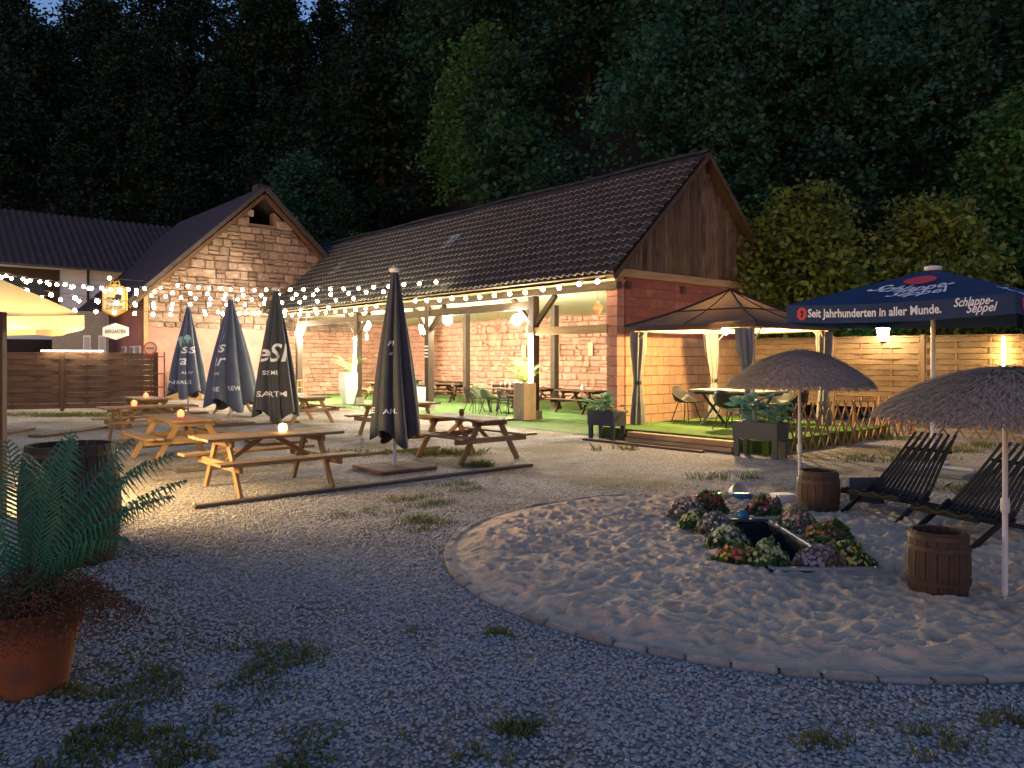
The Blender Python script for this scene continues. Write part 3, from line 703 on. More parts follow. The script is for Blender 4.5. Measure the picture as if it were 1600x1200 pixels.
for k in range(4):
    a_, b_ = C4[k], C4[(k+1)%4]; vs = []; fs = []
    for i in range(n+1):
        t = i/n
        for j in range(n+1):
            q = j/n; x = (a_[0]*(1-q)+b_[0]*q)*(1-t); y = (a_[1]*(1-q)+b_[1]*q)*(1-t)
            vs.append((x, y, 2.13+.80*t-.07*math.sin(PI*t)-.03*math.sin(PI*q)*(1-t)))
    o_ = 0
    for i in range(n):
        for j in range(n): fs.append((i*(n+1)+j, i*(n+1)+j+1, (i+1)*(n+1)+j+1, (i+1)*(n+1)+j))
    cv.add(vs, fs)
    v0 = [(a_[0]*(1-q)+b_[0]*q, a_[1]*(1-q)+b_[1]*q) for q in [j/n for j in range(n+1)]]
    cv.add([(x, y, 2.13-.03*math.sin(PI*j/n)) for j, (x, y) in enumerate(v0)]+[(x, y, 2.05-.03*math.sin(PI*j/n)) for j, (x, y) in enumerate(v0)], [(j, j+1, n+2+j, n+1+j) for j in range(n)])
cvo = cv.build('canopy', gauze, gz_, smooth=False)
for x, y in C4: cvp = MB().tube([(x*(1-t), y*(1-t), 2.155+.80*t-.07*math.sin(PI*t)) for t in [i/8 for i in range(9)]], .022, 6).build('hip_seam', plas_b, cvo)
hz_ = lambda t: 2.155+.80*t-.07*math.sin(PI*t)
MB().tube([(x*.52, y*.52, hz_(.48)) for x, y in C4+[C4[0]]], .016, 5).build('cross_seam', plas_b, cvo)
for k in range(4):
    a_, b_ = C4[k], C4[(k+1)%4]; mx, my = (a_[0]+b_[0])/2, (a_[1]+b_[1])/2
    MB().tube([(mx*(1-t), my*(1-t), hz_(t)) for t in [i/6 for i in range(7)]], .012, 5).build('mid_seam', plas_b, cvo)
def curtain(x, y, dx, m):
    n, mz = 40, 14; vs = []; fs = []
    for i in range(mz+1):
        z = 2.02-i/mz*2.0; t = abs(z-.92); w = .07+.10*min(1, (t/.8))**.8
        for k in range(n):
            a = 2*PI*k/n; rr = w*(.8+.2*math.cos(a*8+i*.15))
            vs.append((rr*math.cos(a)*1.3+(z-.92)*dx*(.22 if z > .92 else .0), rr*math.sin(a)*.9, z))
    for i in range(mz):
        for k in range(n): fs.append((i*n+k, i*n+(k+1)%n, (i+1)*n+(k+1)%n, (i+1)*n+k))
    c = MB().add(vs, fs).build('curtain', m, gz_, (x, y, 0), smooth=True)
    MB().lathe([(.085,.88),(.09,.92),(.085,.96)], 14).build('tie_band', plas_b, c)
curtain(-hw_+.02, hw_-.06, .1, curt_m); curtain(-hw_+.06, -hw_+.10, -.8, curt_b); curtain(hw_-.1, hw_-.1, -.5, curt_m); curtain(hw_-.05, -hw_+.05, .1, curt_m)
lp = thing('pavilion_lamp', 'small warm lamp hanging inside the pavilion roof', 'lamp', W(.13,-3.0,.232))
MB().ball((0,0,2.05), .085, 14, 8).build('glowing_bulb', mat('pavilion_bulb', (1,.9,.6), emit=(1,.69,.29), estr=720), lp); MB().tube([(0,0,2.13),(0,0,2.80)], .008, 5).build('cable', wire_m, lp)
ls = MB().box((0,0,0), (.05,.5,.025)).build('eave_light', tube_y, None, W(-1.38,-4.0,2.30), RA); tag(ls, 'short bright light bar under the front eave of the pavilion', 'light')
# ================================================================== PICNIC TABLES
def picnic(label, x, y, rz, m, group, L=1.8, z0=0.0):
    t = thing('picnic_table', label, 'picnic table', (x, y, z0), rz, group); h = .70
    for k in range(5): link('top_plank', cbox((L, .138, .036), m), t, (random.uniform(-.006,.006), (k-2)*.146, h-.018+random.uniform(-.002,.002)))
    for s in (-1, 1):
        for k in range(2): link('bench_plank', cbox((L, .125, .036), m), t, (random.uniform(-.008,.008), s*(.575+k*.133), .425))
        xf = s*.60
        bar('apron', (xf, -.35, h-.075), (xf, .35, h-.075), .045, .085, m, t)
        bar('bench_bearer', (xf+s*.046, -.735, .36), (xf+s*.046, .735, .36), .045, .09, m, t)
        for q in (-1, 1):
            bar('leg', (xf, q*.20, h-.045), (xf, q*.59, .0), .045, .09, m, t, up=(0,1,.5))
        bar('brace', (s*.54, 0, .38), (s*.10, 0, h-.05), .045, .06, m, t)
    return t
RB = RA+PI/2
YARD = 'picnic tables on the gravel'
picnic('picnic table in front, with an amber candle on it', -3.15, 9.95, RA, wood_t, YARD)
picnic('picnic table end-on behind the front one, nearest of those with red candles', -5.54, 12.83, RB, wood_t, YARD)
picnic('pale picnic table just beside the foremost closed parasol, with a small jar', -.75, 12.9, RB, wood_t, YARD)
picnic('picnic table between the two foremost closed parasols, far side', -5.5, 20.1, RB, wood_t, YARD)
picnic('picnic table half hidden behind the foremost closed parasol', -2.5, 16.8, RA, wood_t, YARD)
picnic('long-side-on picnic table with red candle, near the brown fence', -7.5, 15.85, RA, wood_t, YARD)
picnic('picnic table with red candle farthest towards the reed screen', -9.2, 19.3, RB, wood_t, YARD)
picnic('small far picnic table showing between the closed parasols', -8.2, 23.2, RB, wood_t, YARD)
IN = 'dark tables under the barn roof'
for i, (a_, b_, lab) in enumerate([(2.75,3.9,'dark picnic table under the barn roof beside the end pillar'), (3.1,6.4,'dark picnic table behind the slatted planter in the barn'),
        (4.4,9.3,'dark picnic table by the stone wall behind the laid dining table'), (3.4,11.6,'dark picnic table beside the middle post in the barn'), (2.2,14.6,'pale-topped picnic table behind the white tall planter'),
        (5.2,14.0,'dark picnic table against the wall behind the white tall planter'), (4.9,17.3,'dark picnic table at the far end of the barn')]):
    p = W(a_, b_); picnic(lab, p.x, p.y, RB+random.uniform(-.06,.06), wood_t if i == 4 else wood_d, IN, z0=.014)

# candles and table things
def candle(label, x, y, z, m):
    t = thing('candle_jar', label, 'candle', (x, y, z))
    MB().lathe([(.035,0),(.052,.02),(.055,.06),(.045,.10),(.040,.105)], 16).build('glass', m, t, smooth=True)
    MB().lathe([(.002,.085),(.009,.093),(.006,.108),(.001,.12)], 8).build('flame', flame_m, t)
candle('amber glowing candle jar on the front picnic table', -3.0, 10.05, .703, candle_y)
candle('red glowing candle jar on the end-on picnic table', -5.5, 12.75, .703, candle_r)
candle('red glowing candle jar on the side-on picnic table', -7.75, 15.75, .703, candle_r)
candle('red glowing candle jar on the farthest table by the reed screen', -9.15, 19.2, .703, candle_r)
tag(MB().lathe([(.03,0),(.042,.02),(.044,.08),(.036,.10),(.036,.12)], 14).build('jar', mat('brown_jar', (.20,.12,.05), rough=.3), None, (-.85,12.95,.703)), 'small brown jar on the pale picnic table', 'jar')
tag(MB().lathe([(.04,0),(.045,.10),(.02,.15),(.015,.2)], 12).build('bottle', plas_w, None, tuple(W(2.75,3.9,.716))), 'pale bottle on the dark table beside the end pillar', 'bottle')
for a_, b_, lab in ((3.1,7.05,'white menu stand on the dining table'),):
    tag(MB().prism([(-.06,0),(.06,0),(0,.22)], -.05, .05).build('menu_stand', plas_w, None, tuple(W(1.9,6.0,.77)), RA), lab, 'menu')

# timbers lying in the gravel
def timber(label, p0, p1): 
    o = bar('ground_timber', (*p0, .02), (*p1, .02), .10, .05, wood_old, None, bev=.015); tag(o, label, 'timber', 'edging timbers in the gravel')
timber('weathered timber lying in the gravel before the front table', (-3.52,8.48), (.30,11.9)); timber('weathered timber lying behind the front table', (-4.9,11.2), (-1.35,14.3))
timber('weathered timber under the side-on picnic table', (-7.4,13.9), (-5.0,16.2)); timber('weathered timber near the far closed parasol', (-7.7,18.4), (-5.6,20.2))
for i, (x, y, r, lab) in enumerate(((-10.0,17.4,.5,'loose plank lying by the grass near the brown fence'), (-11.3,17.0,.7,'loose plank at the edge of the picture by the fence grass'))):
    tag(link('plank', cbox((2.2,.42,.05), wood_brown), None, (x, y, .03), r+1.0), lab, 'plank')

# ================================================================== CLOSED PARASOLS
def closed_parasol(label, x, y, top, rb, hem, m, ph, prints, flare=1.0, slab=slab_m, lean=0.0):
    t = thing('closed_parasol', label, 'parasol', (x, y, 0), 0, 'folded dark parasols'); n, mz = 96, 30
    def rad(a, z):
        s = (top-.10-z)/(top-.10-hem); s = min(max(s, 0), 1.08)
        R = .055+(rb-.055)*(s**.92)*(1+.12*math.sin(s*PI))
        f = abs(math.cos(4*(a+ph)+.6*math.sin(s*3)))**.8
        return R*(.66+.34*f+.05*math.sin(3*a+ph*5))
    def pt(a, z, off=0.0):
        r = rad(a, z)+off; k = (top-z)*lean
        return (r*math.cos(a)+k, r*math.sin(a), z)
    vs = []; fs = []
    for i in range(mz+1):
        for k in range(n):
            a = 2*PI*k/n; low = hem+.10*math.cos(4*(a+ph))*flare+.06*math.sin(a*2+ph)
            vs.append(pt(a, (top-.08)*(1-i/mz)+low*(i/mz)))
    for i in range(mz):
        for k in range(n): fs.append((i*n+k, (i+1)*n+k, (i+1)*n+(k+1)%n, i*n+(k+1)%n))
    cl = MB().add(vs, fs).build('canopy', m, t, smooth=True)
    MB().lathe([(.05,top-.09),(.085,top-.06),(.085,top-.03),(.03,top)], 14).build('cap', metal_w, t)
    MB().tube([(0,0,.06),(0,0,top-.05)], .027, 10).build('pole', metal_w, t)
    for sx in (-1, 1):
        for sy in (-1, 1): link('base_slab', cbox((.46,.46,.05), slab, .01), t, (sx*.235*A.x-sy*.235*A.y, sx*.235*A.y+sy*.235*A.x, .03), RA)
    for s, size, adeg, z, mm, shear in prints:
        a0 = math.radians(adeg)
        def fn(px, py):
            zz = z+py; a = a0
            rr = max(rad(a0, z), .05); a = a0+px/rr
            return pt(a, zz, .007)
        if s == 'leaf':
            MB().add([fn(size*.5*math.sin(2*PI*i/14)*(1 if i < 7 else 1), size*math.cos(2*PI*i/14)) for i in range(14)], [tuple(range(14))]).build('leaf_logo', print_g, cl)
        else: lettering(s, size, fn, mm, cl, .012*size, shear, fine=True)
    return t
q = -90
closed_parasol('foremost folded charcoal parasol, tallest in the picture', -1.77, 11.58, 3.05, .40, .50, slate_cloth, .25,
   [('AN.', .10, -91, .86, print_w, 0), ('E', .12, -146, .86, print_w, 0), ('Pi', .10, -97, 1.86, print_w, .3), ('e', .09, -96, 1.72, print_w, .3)])
closed_parasol('folded charcoal parasol with white script, second from the front', -4.7, 15.3, 3.10, .46, .55, slate_cloth, .5,
   [('eSl', .50, -98, 1.62, print_w, .25), ('SS  ME', .11, -92, 1.36, print_w, 0), ('ESSARTM', .15, -98, .93, print_w, 0)])
closed_parasol('loosely folded slate parasol with green leaf print, third from the front', -7.26, 19.8, 3.28, .70, .52, sheen_cloth, .1,
   [('leaf', .17, -110, 2.28, print_g, 0), ('ss', .42, -112, 1.84, print_w, .25), ('ar', .42, -108, 1.50, print_w, .25), ('ALW', .11, -108, 1.26, print_w, 0), ('MINE', .16, -110, .86, print_w, 0), ('REW', .16, -62, .88, print_w, 0)], 1.5)
closed_parasol('farthest folded slate parasol beside the reed screen', -9.95, 23.6, 3.34, .62, .62, sheen_cloth, .7,
   [('leaf', .17, -72, 2.25, print_g, 0), ('leaf', .17, -120, 2.2, print_g, 0), ('ss', .42, -70, 1.85, print_w, .25), ('ra', .42, -98, 1.50, print_w, .25), ('ALW', .12, -72, 1.22, print_w, 0), ('AUS', .16, -74, .92, print_w, 0), ('NEX', .15, -112, .92, print_w, 0)], 1.3)

# ================================================================== OPEN PARASOLS (square)
def square_parasol(name, label, c, half, ze, zt, val, m, rot, pole_m, lit=None):
    t = thing(name, label, 'parasol', c, rot); n = 14; mb = MB(); C = [(-half,-half),(half,-half),(half,half),(-half,half)]
    def surf(k, q, s, off=0.0):
        a_, b_ = C[k], C[(k+1)%4]
        x = (a_[0]*(1-q)+b_[0]*q)*(1-s); y = (a_[1]*(1-q)+b_[1]*q)*(1-s); l = math.hypot(a_[0]+b_[0], a_[1]+b_[1]); nx, ny = (a_[0]+b_[0])/l, (a_[1]+b_[1])/l
        z = ze+(zt-ze)*s-.06*math.sin(PI*s)*math.sin(PI*q)-.05*math.sin(PI*q)*(1-s)
        return Vector((x+nx*off*.4, y+ny*off*.4, z+off))
    def vale(k, q, d, off=0.0):
        a_, b_ = C[k], C[(k+1)%4]; l = math.hypot(a_[0]+b_[0], a_[1]+b_[1]); nx, ny = (a_[0]+b_[0])/l, (a_[1]+b_[1])/l
        w = .018*math.sin(q*17)*d/val
        return Vector((a_[0]*(1-q)+b_[0]*q+nx*(off+w+.004), a_[1]*(1-q)+b_[1]*q+ny*(off+w+.004), ze-.05*math.sin(PI*q)-d))
    for k in range(4):
        vs = [surf(k, j/n, i/n*.985) for i in range(n+1) for j in range(n+1)]
        mb.add(vs, [(i*(n+1)+j, i*(n+1)+j+1, (i+1)*(n+1)+j+1, (i+1)*(n+1)+j) for i in range(n) for j in range(n)])
        vs = [vale(k, j/24, val*i/3) for i in range(4) for j in range(25)]
        mb.add(vs, [(i*25+j, (i+1)*25+j, (i+1)*25+j+1, i*25+j+1) for i in range(3) for j in range(24)])
    cn = mb.build('canopy', m, t, smooth=True)
    MB().lathe([(.10,zt-.03),(.12,zt),(.12,zt+.03),(.04,zt+.05)], 16).build('cap', pole_m, t)
    MB().tube([(0,0,.02),(0,0,zt-.02)], .032, 12).build('pole', pole_m, t)
    for x, y in C: bar('rib', (0,0,zt-.10), (x*.985, y*.985, ze-.01), .02, .03, pole_m, t)
    for x, y in C: bar('strut', (0,0,zt-.75), (x*.5, y*.5, (ze+zt)/2-.10), .018, .025, pole_m, t)
    return t, cn, surf, vale
bp, bcn, bs, bv = square_parasol('blue_parasol', 'open navy blue parasol with white lettering on its valance', (6.25,11.4,0), 1.5, 2.47, 3.0, .26, navy, RA, metal_w)
# side 3 runs from (-,+) to (-,-): the face towards the camera's left
def on_val(k, u0, v0): return lambda px, py: bv(k, u0+px/3.0, v0-py, .008)
def emblem(k, u0, v0, r):
    f = on_val(k, u0, v0)
    MB().add([f(r*math.cos(2*PI*i/8+PI/8)*.82, r*math.sin(2*PI*i/8+PI/8)) for i in range(8)], [tuple(range(8))]).build('emblem', red_e, bcn)
    f2 = lambda x, y: bv(k, u0+x/3.0, v0-y, .012)
    MB().add([f2(x*r, y*r) for x, y in ((-.2,-.5),(.25,-.5),(.15,0),(.3,.3),(0,.55),(-.3,.3),(-.05,.05))], [tuple(range(7))]).build('emblem_figure', dark_ink, bcn)
for k, w0 in ((3, .0), (0, .0)):
    emblem(k, .085, .13, .10)
    lettering('Seit Jahrhunderten in aller Munde.', .165, on_val(k, .42, .175), print_w, bcn, .0045, 0, sx=.80)
    lettering('Schlappe-', .155, on_val(k, .845, .115), print_w, bcn, .003, .35, sx=.75); lettering('Seppel', .155, on_val(k, .875, .205), print_w, bcn, .003, .35, sx=.8)
for k in (1, 2):
    lettering('Seit Jahrhunderten in aller Munde.', .165, on_val(k, .42, .175), print_w, bcn, .0045, 0, sx=.80); emblem(k, .085, .13, .10)
for k in (3, 0):
    fs_ = lambda u0, s0: (lambda px, py: bs(k, u0+px/(3.0*(1-s0)), s0+py/1.6, .012))
    lettering('Schlappe-', .40, fs_(.50, .42), print_w, bcn, .006, .35, sx=.8); lettering('Seppel', .40, fs_(.58, .25), print_w, bcn, .006, .35, sx=.8)
    f = fs_(.5, .72); MB().add([f(.22*math.cos(2*PI*i/10), .17*math.sin(2*PI*i/10)) for i in range(10)], [tuple(range(10))]).build('emblem', red_e, bcn)
for dx in (-1, 1):
    bar('cross_foot', (-.55*(dx > 0), -.55*(dx < 0), .07), (.55*(dx > 0), .55*(dx < 0), .07+.001*dx), .05, .04, metal_w, bp)
for i in range(2):
    for j in range(2): link('base_slab', cbox((.60,.60,.055), slab_g, .01), bp, (i*.62-.31, j*.62-.31, .028))
cp, ccn, _, _ = square_parasol('cream_parasol', 'open cream parasol lit from below at the picture edge', (-7.04,9.0,0), 1.5, 2.16, 3.05, .15, cream_c, RA, wood_d)
lpst = thing('lamp_post', 'dark timber post with a yellow light tube near the big barrel', 'lamp post', (-5.36,8.05,0))
bar('post', (0,0,0), (0,0,2.15), .085, .085, wood_d, lpst, up=(0,1,0)); MB().tube([(-.05,.075,.75),(-.05,.075,1.65)], .022, 10).build('light_tube', mat('edge_tube', (1,.9,.6), emit=(1,.70,.30), estr=380), lpst)

# thatched parasols
def thatched(label, x, y, h, r, drop, seed):
    t = thing('thatched_parasol', label, 'parasol', (x, y, 0), 0, 'small straw parasols'); rg = np.random.default_rng(seed)
    prof = lambda s: h-drop*(s**1.75)
    V = []; N = 11000
    s0 = np.sqrt(rg.random(N))*.98; s0[:1800] = rg.uniform(.80,.97,1800); a = rg.random(N)*2*PI; ln = rg.uniform(.10,.26,N)/r; s1 = np.minimum(s0+ln, 1.04+rg.random(N)*.09); da = rg.normal(0,.11,N)
    lift = rg.uniform(0,.045,N); w = rg.uniform(.003,.009,N)
    def P(s, aa, l): return np.stack([r*s*np.cos(aa), r*s*np.sin(aa), h-drop*np.abs(s)**1.75+l], -1)
    p0 = P(s0, a, lift*.2+.004); p1 = P(s1, a+da, lift+.006-np.clip(s1-1,0,1)*.25)
    tx = np.stack([-np.sin(a), np.cos(a), np.zeros(N)], -1)*w[:, None]
    Q = np.stack([p0-tx, p0+tx, p1+tx*.5, p1-tx*.5], 1)
    cp_ = MB(); prof_ = [(max(.004, r*s), prof(s)) for s in [i/10 for i in range(11)]]; cp_.lathe(prof_[::-1]+[(.004, h)], 40, caps=False)
    cn = cp_.build('canopy', thatch, t, smooth=True)
    tag(link('straw', np_mesh('straw', Q, np.arange(4*N).reshape(-1, 4), thatch), cn), kind='stuff')
    MB().tube([(0,0,0),(0,0,h-.02)], .017, 10).build('pole', metal_w, t)
    MB().lathe([(.024,.62),(.028,.64),(.028,.70),(.024,.72)], 10).build('pole_joint', metal_w, t)
    for k in range(8):
        a_ = 2*PI*k/8; MB().tube([(r*s*math.cos(a_), r*s*math.sin(a_), prof(s)-.02) for s in (.02,.5,.95)], .006, 5).build('rib', metal_d, t)
    return t
thatched('straw-thatched parasol standing behind the farther small barrel', 3.17, 8.47, 1.75, .71, .34, 1)
thatched('straw-thatched parasol at the picture edge beside the nearer small barrel', 3.32, 5.17, 1.60, .75, .29, 2)

# ================================================================== BARRELS
def barrel(label, x, y, R, H, m, n, z0=0, name='barrel', top=True):
    t = thing(name, label, 'barrel', (x, y, z0)); rr = lambda z: R*(.82+.18*math.sin(PI*(.08+.84*z/H)))
    for k in range(n):
        a0, a1 = 2*PI*k/n+.012, 2*PI*(k+1)/n-.012; vs = []; M_ = 8
        for i in range(M_+1):
            z = H*i/M_
            for a, dr in ((a0, 0), (a1, 0), (a1, -.022), (a0, -.022)): vs.append(((rr(z)+dr)*math.cos(a), (rr(z)+dr)*math.sin(a), z))
        MB().add(vs, [(4*i+q, 4*i+(q+1)%4, 4*i+4+(q+1)%4, 4*i+4+q) for i in range(M_) for q in range(4)]+[(3,2,1,0), tuple(4*M_+q for q in range(4))]).build('stave', m, t)
    for z in (.07, .24, .76, .93):
        z *= H; MB().lathe([(rr(z-.018)+.003, z-.018), (rr(z-.018)+.007, z-.016), (rr(z+.018)+.007, z+.016), (rr(z+.018)+.003, z+.018)], 40, caps=False).build('hoop', hoop_m, t)
    if top: MB().lathe([(.001, H-.045), (rr(H)-.02, H-.045)], 30, caps=False).build('head', m, t)
    return t
barrel('small oak barrel farther back, under the straw parasol', 3.27, 8.20, .22, .44, barrel_m, 18, .03)
barrel('small dark oak barrel nearest, beside the deck chairs', 2.95, 5.32, .205, .44, barrel_m, 18, .03)
bb = barrel('big dark wine barrel behind the fern', -3.62, 6.30, .375, .96, barrel_d, 26, 0)

# ================================================================== DECK CHAIRS
def deck_chair(label, x, y, rz, seed):
    """local -X is the front; slats strung from the top of the back down into the seat"""
    t = thing('deck_chair', label, 'chair', (x, y, .05), rz, 'dark slatted deck chairs'); n = 13; r = random.Random(seed)
    for k in range(n):
        q = (k/(n-1)-.5); top = .76+.03*math.cos(k*PI); yt = q*.44; yb = q*.60
        pts = [(.74, yt, top), (.42, yt*.6+yb*.4, .50), (.12, yb, .235), (-.02, yb, .165), (-.20, yb, .18), (-.42, yb, .255+.012*(k % 2))]
        vs = []; w = .0155; th = .010
        for i, p in enumerate(pts):
            for dy, dz in ((-w,-th),(w,-th),(w,th),(-w,th)): vs.append((p[0]+(dz if i < 2 else 0)*.6, p[1]+dy, p[2]+dz))
        fs = [(4*i+a_, 4*i+(a_+1)%4, 4*i+4+(a_+1)%4, 4*i+4+a_) for i in range(len(pts)-1) for a_ in range(4)]+[(3,2,1,0), tuple(4*(len(pts)-1)+a_ for a_ in range(4))]
        MB().add(vs, fs).build('slat', slat_b, t)
    for s in (-1, 1):
        bar('front_leg', (-.50, s*.30, -.04), (.10, s*.31, .26), .035, .045, slat_b, t); bar('rear_leg', (-.38, s*.27, .24), (.92, s*.25, -.04), .035, .045, slat_b, t)
    bar('seat_rail', (-.40, -.33, .225), (-.40, .33, .225), .04, .045, slat_b, t); bar('seat_rail', (.06, -.34, .19), (.06, .34, .19), .04, .04, slat_b, t)
    bar('back_rail', (.62, -.25, .62), (.62, .25, .62), .03, .035, slat_b, t)
    MB().tube([(-.42, -.31+.62*i/12, .245+.012*math.sin(i*PI/2)) for i in range(13)], .014, 6).build('rope', wire_m, t)
CH = math.atan2(.42, .9)
deck_chair('charcoal slatted deck chair next to the farther barrel', 3.98, 8.0, CH+.10, 1)
deck_chair('charcoal slatted deck chair nearer, between barrel and parasol pole', 4.22, 7.02, CH-.02, 2)
tag(link('mesh_panel', cbox((.42,.02,.30), metal_d), None, (3.98,8.62,.18), .1), 'small dark panel standing behind the farther deck chair', 'panel')
tag(link('bench_beam', cbox((1.3,.16,.08), wood_d), None, (5.45,6.9,.20), -.9), 'dark wooden beam end beyond the nearer deck chair', 'beam')
# ================================================================== POND AND FLOWERS
pond = thing('pond_basin', 'sunken rectangular basin with dark liner in the sand', 'basin', (0,0,0))
D = -.42
MB().add([(HX0,HY0,.05),(HX1,HY0,.05),(HX1,HY1,.05),(HX0,HY1,.05),(HX0,HY0,D),(HX1,HY0,D),(HX1,HY1,D),(HX0,HY1,D)], [(0,4,5,1),(1,5,6,2),(2,6,7,3),(3,7,4,0),(4,7,6,5)]).build('liner', liner, pond)
MB().add([(HX0,HY0,-.22),(HX1,HY0,-.22),(HX1,HY1,-.22),(HX0,HY1,-.22)], [(0,1,2,3)]).build('water', water_m, pond)
for p, q in (((HX0-.02,HY0-.02),(HX1+.25,HY0-.02)), ((HX0-.02,HY1+.02),(HX1+.02,HY1+.02)), ((HX0-.02,HY0),(HX0-.02,HY1)), ((HX1+.02,HY0),(HX1+.02,HY1))):
    bar('rim', (*p, .075), (*q, .076), .035, .03, metal_d if p[1] > 6 and q[1] > 7 else metal_g, pond)
def leaf_cloud(n, rx, ry, h, rg, size=(.012,.03), dome=True):
    a = rg.random(n)*2*PI; q = np.sqrt(rg.random(n))*(.72+.55*rg.random(n)); z = h*np.clip(1-q**2*.75, .08, 1)*rg.uniform(.2, 1.15, n)
    c = np.stack([rx*q*np.cos(a), ry*q*np.sin(a), z], -1); d = rg.normal(0, 1, (n, 3)); d /= np.linalg.norm(d, axis=1)[:, None]
    e = np.cross(d, rg.normal(0, 1, (n, 3))); e /= np.linalg.norm(e, axis=1)[:, None]; s = rg.uniform(*size, n)[:, None]
    return np.stack([c-d*s, c+e*s*.45, c+d*s, c-e*s*.45], 1)
def flowers(label, x, y, rx, ry, h, cols, lm, seed, nb=130):
    t = thing('flower_clump', label, 'flowers', (x, y, .05), 0, 'flowers round the sunken basin'); rg = np.random.default_rng(seed)
    rx *= .98; ry *= .98; h *= .82; Q = leaf_cloud(1500, rx, ry, h*1.1, rg, (.012,.036)); Q += vnoise(Q[..., 0]+x, Q[..., 1]+y, 14, seed)[..., None]*np.array([.03,.03,.12]); link('foliage', np_mesh('foliage', Q, np.arange(4*len(Q)).reshape(-1, 4), lm), t)
    for c in cols:
        mb = MB(); k = nb//len(cols)
        for i in range(k):
            a = rg.random()*2*PI; q = math.sqrt(rg.random())*(.75+.45*rg.random()); px, py = rx*q*math.cos(a), ry*q*math.sin(a); pz = h*(1.08-q*q*.68)*rg.uniform(.7,1.2)+.01; s = rg.uniform(.011,.021)
            nrm = Vector((px*1.5, py*1.5-.05, .12)).normalized(); f = frame(nrm.orthogonal(), nrm); P = Vector((px,py,pz)); m_ = 6
            ring_ = [P+f @ Vector((s*(1.15 if j % 2 else .75)*math.cos(2*PI*j/10), s*(1.15 if j % 2 else .75)*math.sin(2*PI*j/10), .004)) for j in range(10)]
            mb.add([P]+ring_, [(0, j+1, (j+1)%10+1) for j in range(10)])
        mb.build('blossom', FL[c], t)
FLW = [('white and pink flowers at the far corner of the basin', 1.77,7.80,.19,.15,.20,('white','pink'),leaf_fg), ('crimson flowers behind the basin beside the white ones', 2.06,7.98,.19,.14,.21,('red',),leaf_f),
 ('green leafy clump with few blossoms beside the far flowers', 1.73,7.25,.16,.13,.16,('lime',),leaf_f), ('lilac daisies along the side of the basin', 1.84,7.0,.17,.18,.19,('lilac','white'),leaf_fg),
 ('white daisies and lime foliage halfway along the basin', 1.83,6.55,.17,.17,.18,('white','lime'),leaf_f), ('orange and yellow flowers at the near corner of the basin', 1.77,6.04,.17,.14,.14,('orange','yellow','red'),leaf_f),
 ('green bush with pale buds at the near edge of the basin', 1.98,5.95,.16,.12,.19,('lime',),leaf_f), ('grey-green tufts right of the basin opening', 2.36,5.90,.19,.13,.17,('lilac',),leaf_fg),
 ('bright yellow flowers at the near right tip of the frame', 2.62,5.98,.19,.15,.17,('yellow','lime'),leaf_f), ('red and orange flowers halfway along the far side', 2.74,6.72,.18,.17,.16,('red','orange'),leaf_f),
 ('pale lime and pink flowers along the far side of the basin', 2.70,7.25,.18,.22,.19,('lime','pink'),leaf_fg), ('crimson flowers at the far right corner of the basin', 2.60,7.88,.20,.16,.20,('red','pink'),leaf_f),
 ('magenta flowers between the lime and the red-orange clumps', 2.86,6.80,.13,.13,.15,('pink','red'),leaf_f)]
for i, f in enumerate(FLW): flowers(*f, seed=40+i)
tag(MB().ball((0,0,.055), .062, 14, 9).build('ball', toy_b, None, (2.30,7.66,.04), smooth=True), 'blue ball lying behind the basin among the flowers', 'ball')
# toys
t = thing('sand_bucket', 'white toy bucket lying at the far edge of the sand', 'bucket', (2.66,9.2,.06))
MB().lathe([(.07,0),(.10,.17),(.095,.17),(.065,.01)], 16).build('bucket', toy_w, t, rot=(1.2,.5,0)); MB().tube([(-.1,-.1,.03),(0,-.2,.01),(.1,-.1,.03)], .006, 5).build('handle', toy_w, t)
def toy(name, label, x, y, m, prof, sq=(1,1,1), cat='toy'):
    o = MB().lathe(prof, 12).build(name, m, None, (x, y, .06)); o.scale = sq; tag(o, label, cat)
toy('sand_mould', 'yellow sand mould beside the white bucket', 2.38,8.85,toy_y, [(.09,0),(.08,.04),(.03,.06)]); toy('toy_truck_bed', 'blue plastic toy lying in front of the bucket', 2.62,8.75,toy_b, [(.07,0),(.08,.05),(.05,.07)], (1.8,1,1))
toy('sand_mould', 'magenta sand mould half sunk in the sand', 2.12,8.75,toy_r, [(.08,0),(.07,.03),(.03,.045)]); toy('sand_shovel', 'yellow sand toy near the small barrel', 2.92,8.62,toy_y, [(.05,0),(.05,.03),(.02,.05)], (1.8,.7,1))
tag(link('white_block', cbox((.24,.2,.12), toy_w, .015), None, (3.02,8.55,.10), .2), 'white block half hidden by the farther barrel', 'block')

